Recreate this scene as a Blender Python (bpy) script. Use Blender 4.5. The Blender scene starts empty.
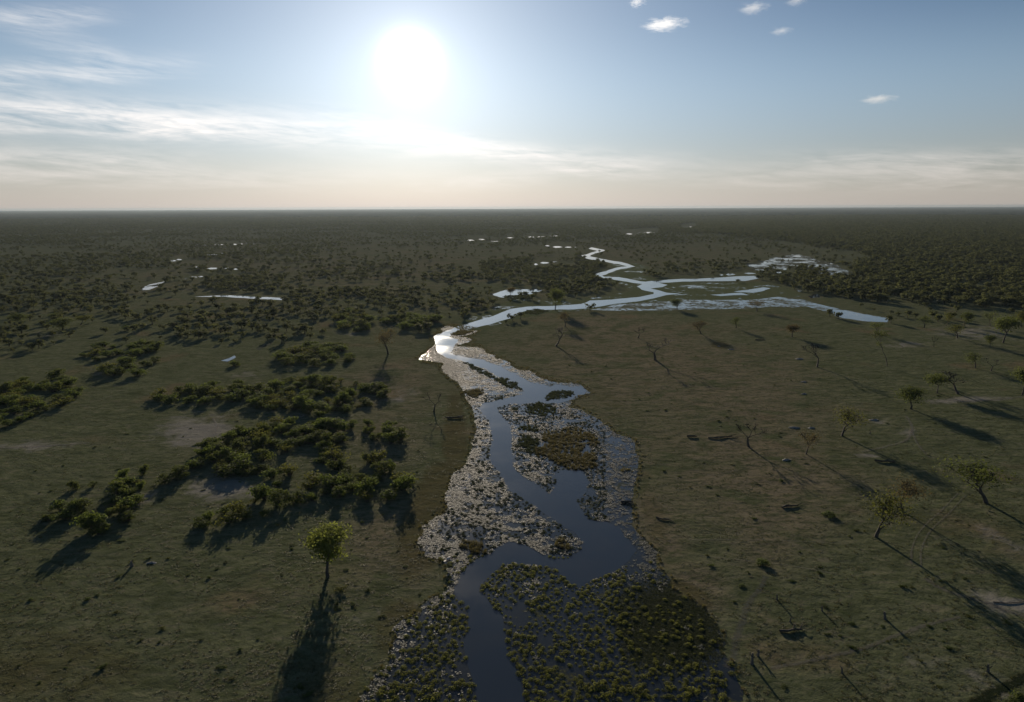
import bpy, bmesh, math, random
import numpy as np
from mathutils import Matrix, Vector
from mathutils.geometry import tessellate_polygon

random.seed(7)
RNG = np.random.default_rng(11)
scene = bpy.context.scene
COL = scene.collection

# ------------------------------------------------------------------ camera
CAM_H = 80.0            # drone height above the flood plain, metres
FPX = 690.0             # focal length in pixels of a 1024 px wide frame
PITCH = math.atan((351 - 207.2) / FPX)
ROLL = -0.0039
CAM_ROT = Matrix.Rotation(math.pi / 2 - PITCH, 4, 'X') @ Matrix.Rotation(ROLL, 4, 'Z')
cam_data = bpy.data.cameras.new('camera')
cam_data.sensor_fit = 'HORIZONTAL'
cam_data.sensor_width = 36.0
cam_data.lens = FPX / 1024 * 36.0
cam_data.clip_start = 0.5
cam_data.clip_end = 300000.0
cam = bpy.data.objects.new('camera', cam_data)
COL.objects.link(cam)
cam.matrix_world = Matrix.Translation((0, 0, CAM_H)) @ CAM_ROT
scene.camera = cam

# ------------------------------------------------------------------ sun and sky
SUN_EL, SUN_AZ = math.radians(10.9), math.radians(-7.8)      # azimuth from +Y, clockwise
SUN_DIR = Vector((math.sin(SUN_AZ) * math.cos(SUN_EL), math.cos(SUN_AZ) * math.cos(SUN_EL), math.sin(SUN_EL)))
SKY_STRENGTH = 0.05
SUN_STRENGTH = 4.1
EXPOSURE = 0.33
sun_data = bpy.data.lights.new('sun', 'SUN')
sun_data.energy = SUN_STRENGTH
sun_data.angle = math.radians(0.55)
sun_data.color = (1.0, 0.86, 0.68)
sun = bpy.data.objects.new('sun', sun_data)
COL.objects.link(sun)
sun.rotation_euler = SUN_DIR.to_track_quat('Z', 'Y').to_euler()
sun.location = SUN_DIR * 500

scene.view_settings.view_transform = 'Standard'
scene.view_settings.look = 'None'
scene.view_settings.exposure = EXPOSURE
scene.view_settings.gamma = 1.0
scene.view_settings.use_curve_mapping = False
scene.render.engine = 'CYCLES'
cy = scene.cycles
cy.use_denoising = True
cy.max_bounces = 6
cy.diffuse_bounces = 2
cy.glossy_bounces = 3
cy.transmission_bounces = 3
cy.transparent_max_bounces = 6
cy.volume_bounces = 1
cy.caustics_reflective = False
cy.caustics_refractive = False
cy.sample_clamp_indirect = 4.0


class NT:
    """small helper to write node trees as expressions"""
    def __init__(self, tree):
        self.t = tree
        tree.nodes.clear()

    def n(self, typ, **kw):
        nd = self.t.nodes.new(typ)
        for k, v in kw.items():
            setattr(nd, k, v)
        return nd

    def put(self, sock, v):
        if isinstance(v, bpy.types.NodeSocket):
            self.t.links.new(v, sock)
        elif v is not None:
            sock.default_value = v

    def math(self, op, a, b=None, c=None, clamp=False):
        nd = self.n('ShaderNodeMath', operation=op, use_clamp=clamp)
        for i, v in enumerate((a, b, c)):
            self.put(nd.inputs[i], v)
        return nd.outputs[0]

    def mix(self, fac, a, b, blend='MIX', clamp=True):
        nd = self.n('ShaderNodeMix', data_type='RGBA', blend_type=blend, clamp_factor=clamp)
        self.put(nd.inputs[0], fac)
        self.put(nd.inputs[6], (*a, 1) if isinstance(a, tuple) and len(a) == 3 else a)
        self.put(nd.inputs[7], (*b, 1) if isinstance(b, tuple) and len(b) == 3 else b)
        return nd.outputs[2]

    def noise(self, vec, scale, detail=4, rough=0.55, dist=0.0, dim='3D'):
        nd = self.n('ShaderNodeTexNoise', noise_dimensions=dim)
        self.put(nd.inputs['Vector'], vec)
        nd.inputs['Scale'].default_value = scale
        nd.inputs['Detail'].default_value = detail
        nd.inputs['Roughness'].default_value = rough
        nd.inputs['Distortion'].default_value = dist
        return nd.outputs[0]

    def ramp(self, v, lo, hi, a=0.0, b=1.0, smooth=True):
        nd = self.n('ShaderNodeMapRange', interpolation_type='SMOOTHSTEP' if smooth else 'LINEAR')
        self.put(nd.inputs[0], v)
        for i, x in zip((1, 2, 3, 4), (lo, hi, a, b)):
            nd.inputs[i].default_value = x
        return nd.outputs[0]


# pixel of the photograph <-> point on the flood plain (the plain is flat, z = 0)
R3 = np.array(CAM_ROT.to_3x3())


def ray(px, py):
    d = R3 @ np.array(((px - 512) / FPX, (351 - py) / FPX, -1.0))
    return d


def at(px, py):
    d = ray(px, py)
    t = CAM_H / -d[2]
    return np.array((d[0] * t, d[1] * t))


def proj(P):
    P = np.asarray(P, float)
    if P.shape[-1] == 2:
        P = np.concatenate([P, np.zeros(P.shape[:-1] + (1,))], -1)
    q = (P - np.array((0, 0, CAM_H))) @ R3
    return np.stack([512 + FPX * q[..., 0] / -q[..., 2], 351 - FPX * q[..., 1] / -q[..., 2]], -1)


def azel(px, py):
    d = ray(px, py)
    return math.atan2(d[0], d[1]), math.atan2(d[2], math.hypot(d[0], d[1]))


# ------------------------------------------------------------------ world
world = bpy.data.worlds.new('World')
scene.world = world
world.use_nodes = True
w = NT(world.node_tree)
sky = w.n('ShaderNodeTexSky', sky_type='NISHITA')
sky.sun_disc = False
sky.sun_elevation = SUN_EL
sky.sun_rotation = SUN_AZ
sky.altitude = 900
sky.air_density = 1.0
sky.dust_density = 0.25
sky.ozone_density = 2.0
tc = w.n('ShaderNodeTexCoord')
nrm = w.n('ShaderNodeVectorMath', operation='NORMALIZE')
w.put(nrm.inputs[0], tc.outputs['Generated'])
DIR = nrm.outputs[0]
sx = w.n('ShaderNodeSeparateXYZ')
w.put(sx.inputs[0], DIR)
az = w.math('ARCTAN2', sx.outputs[0], sx.outputs[1])
el = w.math('ARCSINE', sx.outputs[2])
dot = w.n('ShaderNodeVectorMath', operation='DOT_PRODUCT')
w.put(dot.inputs[0], DIR)
dot.inputs[1].default_value = SUN_DIR
ang = w.math('ARCCOSINE', w.math('MINIMUM', dot.outputs['Value'], 0.9999999))
# cirrus: stretched noise in azimuth / elevation
cv = w.n('ShaderNodeCombineXYZ')
w.put(cv.inputs[0], w.math('MULTIPLY', az, 3.2))
w.put(cv.inputs[1], w.math('MULTIPLY', el, 26.0))
n1 = w.noise(cv.outputs[0], 2.1, 7, 0.6, 0.6)
cv2 = w.n('ShaderNodeCombineXYZ')
w.put(cv2.inputs[0], w.math('MULTIPLY', az, 8.0))
w.put(cv2.inputs[1], w.math('ADD', w.math('MULTIPLY', el, 60.0), w.math('MULTIPLY', az, 6.0)))
n2 = w.noise(cv2.outputs[0], 2.6, 6, 0.65, 0.4)


def streak(x0, y0, x1, y1, thick, amp):
    """one band of high cloud between two bearings"""
    a0, e0 = azel(x0, y0)
    a1, e1 = azel(x1, y1)
    L = math.hypot(a1 - a0, e1 - e0)
    ux, uy = (a1 - a0) / L, (e1 - e0) / L
    da = w.math('SUBTRACT', az, (a0 + a1) / 2)
    de = w.math('SUBTRACT', el, (e0 + e1) / 2)
    s = w.math('ADD', w.math('MULTIPLY', da, ux), w.math('MULTIPLY', de, uy))
    t = w.math('SUBTRACT', w.math('MULTIPLY', de, ux), w.math('MULTIPLY', da, uy))
    t = w.math('ADD', t, w.math('MULTIPLY', w.math('SUBTRACT', n1, 0.5), thick / FPX * 1.6))
    s2 = w.math('POWER', w.math('ABSOLUTE', w.math('DIVIDE', s, L * 0.55)), 4)
    t2 = w.math('POWER', w.math('ABSOLUTE', w.math('DIVIDE', t, thick / FPX)), 2)
    g = w.math('EXPONENT', w.math('MULTIPLY', w.math('ADD', s2, t2), -1.0))
    return w.math('MULTIPLY', g, amp)


streaks = [(-220, 92, 330, 124, 13, 0.68), (60, 112, 640, 160, 10, 0.5), (360, 122, 620, 172, 8, 0.55),
           (-120, 82, 165, 66, 9, 0.6), (-60, 18, 100, 14, 7, 0.45), (20, 28, 125, 62, 10, 0.3),
           (-160, 150, 190, 160, 9, 0.45), (-200, 168, 420, 178, 10, 0.35), (420, 186, 640, 166, 8, 0.35),
           (800, 160, 1200, 158, 8, 0.4), (700, 178, 1250, 172, 10, 0.3), (-200, 112, 260, 132, 8, 0.4)]
cl = None
for s_ in streaks:
    g = streak(*s_)
    cl = g if cl is None else w.math('ADD', cl, g)
tex = w.math('ADD', w.ramp(n1, 0.34, 0.66, 0.25, 1.0), w.math('MULTIPLY', w.math('SUBTRACT', n2, 0.5), 1.9))
cl = w.math('MULTIPLY', w.math('MULTIPLY', cl, 0.8), tex, clamp=True)
# the same thin cirrus over the rest of the sky
wide = w.math('MULTIPLY', w.ramp(n1, 0.56, 0.8, 0, 0.35), w.ramp(el, 0.35, 0.7))
cl = w.math('ADD', cl, wide, clamp=True)
cl_col = w.mix(w.ramp(el, 0.0, 0.14), (14.5, 13.0, 12.0), (15.5, 14.6, 13.9), clamp=True)
# dusty air low over the plain takes the colour out of the sky
hs = w.n('ShaderNodeHueSaturation')
hs.inputs['Saturation'].default_value = 1.38
hs.inputs['Value'].default_value = 0.58
w.put(hs.inputs['Color'], w.mix(1.0, sky.outputs[0], (0.90, 1.02, 1.20), 'MULTIPLY'))
low = w.math('EXPONENT', w.math('DIVIDE', w.math('MAXIMUM', el, 0.0), -math.radians(6.0)))
dustc = w.mix(w.math('EXPONENT', w.math('DIVIDE', ang, -0.5)), (5.6, 5.0, 4.45), (14.0, 12.5, 11.9))
skyh = w.mix(w.math('MULTIPLY', low, 0.93), hs.outputs[0], dustc)
pale = w.math('EXPONENT', w.math('MULTIPLY', w.math('POWER', w.math('DIVIDE', w.math('SUBTRACT', el, math.radians(8.5)), math.radians(4.6)), 2), -1))
pl = w.n('ShaderNodeVectorMath', operation='SCALE')
pl.inputs[0].default_value = (1.25, 1.75, 2.0)
w.put(pl.inputs['Scale'], pale)
skp = w.n('ShaderNodeVectorMath', operation='ADD')
w.put(skp.inputs[0], skyh)
w.put(skp.inputs[1], pl.outputs[0])
skyc = w.mix(cl, skp.outputs[0], cl_col)
# sun seen through thin haze: bright core and its aureole
core = w.math('MULTIPLY', w.math('EXPONENT', w.math('MULTIPLY', w.math('POWER', w.math('DIVIDE', ang, math.radians(1.5)), 2), -1)), 32.0)
halo = w.math('MULTIPLY', w.math('EXPONENT', w.math('DIVIDE', ang, -math.radians(4.4))), 5.0)
wide_halo = w.math('MULTIPLY', w.math('EXPONENT', w.math('DIVIDE', ang, -math.radians(19))), w.math('MULTIPLY', w.math('SUBTRACT', 1.0, w.math('MULTIPLY', low, 0.85)), 9.6))
gc = w.n('ShaderNodeVectorMath', operation='SCALE')
gc.inputs[0].default_value = (1.0, 0.97, 0.93)
w.put(gc.inputs['Scale'], w.math('ADD', core, halo))
gw = w.n('ShaderNodeVectorMath', operation='SCALE')
gw.inputs[0].default_value = (0.92, 1.0, 1.06)
w.put(gw.inputs['Scale'], wide_halo)
add0 = w.n('ShaderNodeVectorMath', operation='ADD')
w.put(add0.inputs[0], gw.outputs[0])
w.put(add0.inputs[1], skyc)
add = w.n('ShaderNodeVectorMath', operation='ADD')
w.put(add.inputs[0], add0.outputs[0])
w.put(add.inputs[1], gc.outputs[0])
bg = w.n('ShaderNodeBackground')
w.put(bg.inputs['Color'], add.outputs[0])
bg.inputs['Strength'].default_value = SKY_STRENGTH
wo = w.n('ShaderNodeOutputWorld')
w.t.links.new(bg.outputs[0], wo.inputs['Surface'])


# ------------------------------------------------------------------ materials
def mat(name):
    m = bpy.data.materials.new(name)
    m.use_nodes = True
    return m, NT(m.node_tree)


def finish(k, shader, volume=False):
    o = k.n('ShaderNodeOutputMaterial')
    k.t.links.new(shader, o.inputs['Volume' if volume else 'Surface'])


def principled(k, color, rough=0.9, spec=0.3, normal=None, **kw):
    b = k.n('ShaderNodeBsdfPrincipled')
    k.put(b.inputs['Base Color'], (*color, 1) if isinstance(color, tuple) and len(color) == 3 else color)
    k.put(b.inputs['Roughness'], rough)
    k.put(b.inputs['Specular IOR Level'], spec)
    if normal is not None:
        k.put(b.inputs['Normal'], normal)
    for a, v in kw.items():
        k.put(b.inputs[a], v)
    return b.outputs[0]


def bump(k, height, strength, dist):
    b = k.n('ShaderNodeBump')
    b.inputs['Strength'].default_value = strength
    b.inputs['Distance'].default_value = dist
    k.put(b.inputs['Height'], height)
    return b.outputs[0]


M = {}


def make_ground():
    m, k = mat('ground_soil_and_grass')
    g = k.n('ShaderNodeNewGeometry')
    pos = g.outputs['Position']
    at_ = k.n('ShaderNodeAttribute', attribute_name='cover')
    s = k.n('ShaderNodeSeparateColor')
    k.put(s.inputs[0], at_.outputs['Color'])
    sand, damp, far, brown = s.outputs[0], s.outputs[1], s.outputs[2], at_.outputs['Alpha']
    big = k.noise(pos, 0.012, 5, 0.55)
    mid = k.noise(pos, 0.06, 5, 0.6, 0.5)
    fine = k.noise(pos, 0.55, 5, 0.65)
    grain = k.noise(pos, 2.6, 4, 0.7)
    tone = k.math('ADD', brown, k.math('MULTIPLY', k.math('SUBTRACT', big, 0.5), 1.8))
    c = k.mix(k.ramp(tone, 0.0, 1.0), (0.126, 0.134, 0.072), (0.186, 0.154, 0.099))
    c = k.mix(k.ramp(mid, 0.46, 0.68), c, (0.093, 0.104, 0.052))
    st = k.n('ShaderNodeVectorMath', operation='MULTIPLY')
    k.put(st.inputs[0], pos)
    st.inputs[1].default_value = (1.0, 2.4, 1)
    patchy = k.noise(st.outputs[0], 0.17, 6, 0.68, 0.6)
    c = k.mix(k.math('MULTIPLY', k.ramp(patchy, 0.49, 0.62), 0.7), c, (0.064, 0.072, 0.035))
    c = k.mix(k.math('MULTIPLY', k.ramp(patchy, 0.34, 0.47, 1.0, 0.0), 0.5), c, (0.210, 0.183, 0.123))
    c = k.mix(k.math('MULTIPLY', k.ramp(k.noise(pos, 0.028, 3, 0.5), 0.58, 0.74), 0.55), c, (0.189, 0.131, 0.081))
    c = k.mix(k.math('MULTIPLY', k.ramp(fine, 0.48, 0.66), 0.65), c, (0.064, 0.078, 0.032))
    c = k.mix(k.math('MULTIPLY', k.ramp(grain, 0.55, 0.8), 0.4), c, (0.217, 0.203, 0.109))
    sm = k.ramp(k.math('ADD', sand, k.math('MULTIPLY', k.math('SUBTRACT', k.noise(pos, 0.12, 6, 0.7, 0.8), 0.5), 2.2)), 0.30, 1.0)
    sandc = k.mix(fine, (0.217, 0.196, 0.167), (0.377, 0.341, 0.297))
    c = k.mix(k.math('MULTIPLY', sm, 0.7), c, sandc)
    dm = k.ramp(k.math('ADD', damp, k.math('MULTIPLY', k.math('SUBTRACT', mid, 0.5), 1.1)), 0.25, 0.85)
    c = k.mix(k.math('MULTIPLY', dm, 0.75), c, k.mix(fine, (0.065, 0.070, 0.029), (0.123, 0.090, 0.046)))
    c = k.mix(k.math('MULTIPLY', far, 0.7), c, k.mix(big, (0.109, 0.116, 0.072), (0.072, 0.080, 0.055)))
    h = k.math('ADD', k.math('MULTIPLY', fine, 0.55), k.math('MULTIPLY', grain, 0.25))
    h = k.math('ADD', h, k.math('MULTIPLY', k.noise(pos, 0.13, 3, 0.5), 1.3))
    finish(k, principled(k, c, 1.0, 0.0, bump(k, h, 0.7, 0.6)))
    return m


def make_water(rough, wav):
    m, k = mat('river_water')
    g = k.n('ShaderNodeNewGeometry')
    pos = g.outputs['Position']
    mp = k.n('ShaderNodeVectorMath', operation='MULTIPLY')
    k.put(mp.inputs[0], pos)
    mp.inputs[1].default_value = (0.7, 1.6, 1)
    h = k.math('ADD', k.noise(mp.outputs[0], 2.2, 3, 0.5), k.math('MULTIPLY', k.noise(pos, 0.35, 3, 0.5), 1.5))
    patch = k.ramp(k.noise(pos, 0.05, 4, 0.6), 0.35, 0.7, rough * 0.6, rough * 1.7)
    c = k.mix(k.ramp(k.noise(pos, 0.08, 3), 0.4, 0.7), (0.026, 0.036, 0.050), (0.032, 0.040, 0.050))
    finish(k, principled(k, c, patch, 0.5, bump(k, h, 0.25, wav), IOR=1.333))
    return m


def make_marsh(name, share, veg_a, veg_b, sa=0.11, sb=0.9):
    """shallow flooded grass: still water with plants standing through it"""
    m, k = mat(name)
    g = k.n('ShaderNodeNewGeometry')
    pos = g.outputs['Position']
    a = k.noise(pos, sa, 5, 0.62, 0.4)
    b = k.noise(pos, sb, 5, 0.68)
    v = k.math('ADD', k.math('MULTIPLY', a, 0.55), k.math('MULTIPLY', b, 0.45))
    vm = k.ramp(v, share - 0.035, share + 0.035)
    vc = k.mix(b, veg_a, veg_b)
    vd = k.n('ShaderNodeBsdfDiffuse')
    k.put(vd.inputs[0], vc)
    k.put(vd.inputs['Normal'], bump(k, b, 0.7, 0.4))
    veg = vd.outputs[0]
    wat = principled(k, (0.022, 0.026, 0.028), 0.11, 0.5, bump(k, k.noise(pos, 2.0, 3), 0.2, 0.02), IOR=1.333)
    mx = k.n('ShaderNodeMixShader')
    k.put(mx.inputs[0], vm)
    k.t.links.new(wat, mx.inputs[1])
    k.t.links.new(veg, mx.inputs[2])
    finish(k, mx.outputs[0])
    return m


def make_leaf(name, dark, light, trans, tw=0.42, rough=0.55, spec=0.25, vary=0.5):
    m, k = mat(name)
    oi = k.n('ShaderNodeObjectInfo')
    g = k.n('ShaderNodeNewGeometry')
    t = k.math('ADD', k.math('MULTIPLY', oi.outputs['Random'], vary), k.math('MULTIPLY', g.outputs['Random Per Island'], 1 - vary))
    c = k.mix(t, dark, light)
    d = principled(k, c, rough, spec)
    tr = k.n('ShaderNodeBsdfTranslucent')
    k.put(tr.inputs[0], k.mix(t, tuple(x * 0.75 for x in trans), trans))
    mx = k.n('ShaderNodeMixShader')
    mx.inputs[0].default_value = tw
    k.t.links.new(d, mx.inputs[1])
    k.t.links.new(tr.outputs[0], mx.inputs[2])
    finish(k, mx.outputs[0])
    return m


def make_bark(name, a, b):
    m, k = mat(name)
    tcn = k.n('ShaderNodeTexCoord')
    n = k.noise(tcn.outputs['Object'], 9, 4, 0.6)
    finish(k, principled(k, k.mix(n, a, b), 0.9, 0.2, bump(k, n, 0.5, 0.05)))
    return m


def make_plain(name, a, b, scale=3.0, rough=0.85, spec=0.3, bmp=0.4):
    m, k = mat(name)
    g = k.n('ShaderNodeNewGeometry')
    n = k.noise(g.outputs['Position'], scale, 4, 0.6)
    finish(k, principled(k, k.mix(n, a, b), rough, spec, bump(k, n, bmp, 0.1)))
    return m


def make_track(name='trodden_sand', ca=(0.13, 0.118, 0.095), cb=(0.21, 0.19, 0.16), rough=0.95, spec=0.1, alpha=0.42):
    """bare wheel ruts and game trail: sand that breaks up into the grass at its edges"""
    m, k = mat(name)
    g = k.n('ShaderNodeNewGeometry')
    pos = g.outputs['Position']
    uv = k.n('ShaderNodeUVMap', uv_map='across')
    s = k.n('ShaderNodeSeparateXYZ')
    k.put(s.inputs[0], uv.outputs[0])
    edge = k.math('ABSOLUTE', k.math('SUBTRACT', k.math('MULTIPLY', s.outputs[0], 2), 1))
    n = k.noise(pos, 0.8, 5, 0.65)
    a = k.ramp(k.math('ADD', k.math('MULTIPLY', k.math('SUBTRACT', 1.0, edge), 0.9), k.math('MULTIPLY', k.math('SUBTRACT', n, 0.5), 1.6)), 0.15, 0.75)
    sh = principled(k, k.mix(n, ca, cb), rough, spec, bump(k, n, 0.4, 0.15))
    tr = k.n('ShaderNodeBsdfTransparent')
    mx = k.n('ShaderNodeMixShader')
    k.put(mx.inputs[0], k.math('MULTIPLY', a, alpha))
    k.t.links.new(tr.outputs[0], mx.inputs[1])
    k.t.links.new(sh, mx.inputs[2])
    finish(k, mx.outputs[0])
    return m


M['ground'] = make_ground()
M['water'] = make_water(0.075, 0.025)
M['pad_marsh'] = make_marsh('lily_marsh', 0.56, (0.05, 0.055, 0.03), (0.10, 0.10, 0.06))
M['green_marsh'] = make_marsh('flooded_grass', 0.42, (0.075, 0.095, 0.042), (0.135, 0.14, 0.075), 0.035, 0.2)
M['flat'] = make_marsh('flooded_flat', 0.50, (0.10, 0.11, 0.07), (0.17, 0.165, 0.11), 0.04, 0.25)
M['far_flat'] = make_marsh('far_flooded_flat', 0.475, (0.07, 0.075, 0.05), (0.11, 0.11, 0.075), 0.03, 0.12)
M['murk'] = make_marsh('drowned_weed', 0.49, (0.05, 0.056, 0.036), (0.085, 0.088, 0.060), 0.3, 1.6)
M['track'] = make_track()
M['furrow'] = make_track('wet_furrow', (0.045, 0.046, 0.042), (0.085, 0.084, 0.078), 0.6, 0.15, 0.36)
M['shade_strip'] = make_track('painted_shade_strip', (0.016, 0.022, 0.012), (0.032, 0.040, 0.020), 0.9, 0.0, 1.0)  # near-black green: a shadow put into the colour of the strip
M['leaf'] = make_leaf('green_leaves', (0.056, 0.077, 0.025), (0.106, 0.125, 0.037), (0.138, 0.163, 0.035), rough=0.8, spec=0.08)
M['leaf_yellow'] = make_leaf('yellow_green_leaves', (0.088, 0.100, 0.025), (0.138, 0.144, 0.035), (0.175, 0.181, 0.037), rough=0.8, spec=0.08)
M['leaf_bright'] = make_leaf('fresh_yellow_green_leaves', (0.10, 0.125, 0.030), (0.15, 0.17, 0.04), (0.22, 0.25, 0.05), tw=0.5, rough=0.8, spec=0.05)
M['leaf_brown'] = make_leaf('dry_leaves', (0.088, 0.073, 0.037), (0.138, 0.112, 0.056), (0.150, 0.119, 0.050), rough=0.8, spec=0.05)
M['leaf_shrub'] = make_leaf('shrub_leaves', (0.053, 0.077, 0.022), (0.100, 0.131, 0.035), (0.188, 0.237, 0.044), rough=0.8, spec=0.08)
M['leaf_far'] = make_leaf('woodland_leaves', (0.052, 0.066, 0.030), (0.125, 0.132, 0.062), (0.14, 0.15, 0.05), spec=0.05, rough=0.8, vary=0.8)
M['grass'] = make_leaf('grass_blades', (0.062, 0.073, 0.027), (0.150, 0.138, 0.062), (0.200, 0.200, 0.062), vary=0.7)
M['reed'] = make_leaf('reed_blades', (0.069, 0.069, 0.027), (0.138, 0.119, 0.056), (0.175, 0.150, 0.050), vary=0.6)
M['pad'] = make_leaf('lily_pad_leaves', (0.046, 0.062, 0.032), (0.120, 0.122, 0.090), (0.08, 0.10, 0.04), tw=0.15, rough=0.55, spec=0.15, vary=0.6)
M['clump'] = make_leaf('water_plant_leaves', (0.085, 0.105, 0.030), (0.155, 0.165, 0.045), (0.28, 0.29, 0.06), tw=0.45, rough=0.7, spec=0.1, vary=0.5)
M['clump_dark'] = make_leaf('dark_green_water_plant_leaves', (0.040, 0.055, 0.022), (0.085, 0.095, 0.040), (0.10, 0.115, 0.04), tw=0.3, rough=0.8, spec=0.08, vary=0.6)  # darker green leaf colour of the weed, sedge and upstream plants
M['bark'] = make_bark('grey_brown_bark', (0.055, 0.045, 0.035), (0.12, 0.10, 0.08))
M['dead'] = make_bark('weathered_dead_wood', (0.09, 0.075, 0.06), (0.20, 0.18, 0.15))
M['sandheap'] = make_plain('pale_dug_sand', (0.20, 0.18, 0.15), (0.36, 0.33, 0.29), 1.2)
M['black_feather'] = make_plain('black_feathers', (0.012, 0.012, 0.014), (0.03, 0.03, 0.03), 8)
M['white_feather'] = make_leaf('white_feathers', (0.74, 0.72, 0.68), (0.82, 0.80, 0.78), (0.80, 0.78, 0.74), tw=0.5)
M['bill'] = make_plain('red_bill', (0.35, 0.03, 0.02), (0.45, 0.06, 0.03), 8)

# ------------------------------------------------------------------ outlines read off the photograph, in its pixels
CHANNEL = [(480, 735), (478, 702), (474, 680), (467, 662), (464, 642), (469, 631), (469, 609), (451, 592), (453, 586), (463, 572), (474, 561), (488, 555),
           (494, 549), (510, 541), (524, 544), (540, 553), (556, 559), (568, 560), (579, 551), (582, 543), (574, 532), (560, 523), (545, 514), (530, 504),
           (518, 496), (508, 490), (500, 474), (489, 461), (488, 454), (492, 440), (488, 421), (480, 410), (483, 403), (500, 400), (524, 393), (519, 386),
           (504, 381), (487, 370), (459, 360), (444.6, 358), (436.7, 352.7), (435, 342), (434, 336), (443, 331), (462, 325.5), (480, 320), (497, 314.5),
           (511, 308.8), (525.5, 306.4), (548, 306), (561, 305.5), (580, 304.2), (590, 300.5), (613, 299.5), (640, 297), (655, 294), (655, 292.2),
           (643, 290), (636, 286.5), (643, 284.2), (634, 283.2), (616, 279.8), (597, 278.3), (592, 275), (600, 272.4), (619, 267.4), (627, 266.4), (619, 263.9),
           (604, 261.6), (585, 258.4), (581, 255.5), (598, 250.8), (588, 248.6), (592, 247.2), (606, 250.2), (592, 254.8), (590, 256.2), (606, 259.6), (622, 262),
           (635, 266.6), (622, 269), (607, 274), (602, 275.5), (604, 276.6), (620, 277.2), (640, 281.4), (657, 282), (669, 285), (664, 287.2), (652, 288.5), (662, 290.8),
           (668, 292.8), (680, 293.4), (668, 295.2), (655, 298.4), (640, 301.2), (613, 304.3), (590, 308), (575, 309.4), (548, 309.6), (522, 311.2), (511, 318.2),
           (495.6, 322.6), (473, 328.6), (452, 334), (448, 336.8), (460, 339.5), (455, 346), (449, 352.7), (459, 356), (480, 359), (497, 365), (515, 374),
           (532.5, 382.6), (550, 386.5), (560, 384.6), (572, 387), (582, 388), (586, 392), (575, 399.4), (560, 403.4), (541, 402.6), (510, 404), (497, 408),
           (500, 414), (511, 425), (512, 443), (512, 463), (519, 474), (533, 482), (541, 488), (550, 493), (555, 484), (558, 474), (567, 469), (582, 471), (589, 480),
           (587, 492), (577, 500), (580, 510), (592, 520), (607, 522), (618, 527), (628, 541), (638, 550), (628, 561), (615, 573), (593, 579), (580, 589),
           (571, 583), (556, 568), (540, 565), (533, 565), (514, 563), (502, 566), (488, 577), (480, 588), (480, 592), (492, 606), (502, 615), (505, 633),
           (508, 651), (517, 670), (522, 692), (526, 735)]
MARSH = [(345, 735), (362, 702), (372, 672), (384, 664), (386, 644), (401, 625), (425, 605), (437, 597), (446, 583), (450, 572), (441, 563), (437, 557), (420, 552),
         (417, 543), (427, 530), (441, 511), (455, 490), (460, 479), (467, 465), (470, 446), (474, 427), (472, 411), (467, 397), (464, 380), (450, 371), (443, 366),
         (426, 358), (430, 352), (433, 344), (432, 336), (438, 331), (455, 326), (475, 330), (462, 336), (470, 338), (462, 345), (484, 348), (500, 356), (512, 366),
         (528, 371), (544, 377), (560, 381), (582, 385), (590, 392), (580, 399), (566, 404), (575, 407), (596, 417.6), (614, 433), (632, 443), (641, 455), (640, 474),
         (636, 490), (624, 497), (626, 511), (637, 527), (648, 547), (662, 568), (680, 590), (704, 612), (716, 640), (738, 665), (748, 702), (755, 735)]
FAR_MARSH = [(455, 327), (470, 318), (487, 310.5), (503, 303), (511, 298.5), (530, 300.5), (553, 301.5), (586, 298.5), (612, 296), (632, 291), (626, 284.6), (603, 280),
             (608, 272), (616, 268), (612, 264), (634, 262.5), (650, 267.5), (640, 274), (660, 280.6), (700, 283), (760, 283), (790, 288), (805, 296), (778, 297.4),
             (740, 300), (680, 300.6), (640, 304), (600, 309), (560, 312.6), (545, 313.6), (512, 320), (490, 327), (470, 332)]
STRIP = [(590, 310), (625, 304), (651, 302), (683, 300), (745, 300), (762, 298.5), (778, 296.8), (806, 300), (828, 306.3), (850, 311.2), (865, 314.4), (890, 318),
         (888, 322.7), (865, 321.9), (840, 318.8), (828, 312), (806, 306), (793, 307.5), (770, 306.5), (740, 308.8), (700, 309.4), (650, 310.4), (620, 311)]
POND = [(828, 308), (850, 311.8), (865, 314.9), (889, 318.3), (887, 322), (865, 321.4), (842, 318.2), (830, 312)]
BRANCH = [(645, 281.7), (667, 279.4), (698, 278.8), (720, 277.5), (755, 275.6), (757, 278.4), (745, 281), (698, 281.3), (660, 282.6)]
OXBOW = [(491, 294.5), (506, 289.5), (525, 289.3), (541, 289.3), (540, 291), (527, 295), (514, 298.3), (500, 297.4)]
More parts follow.
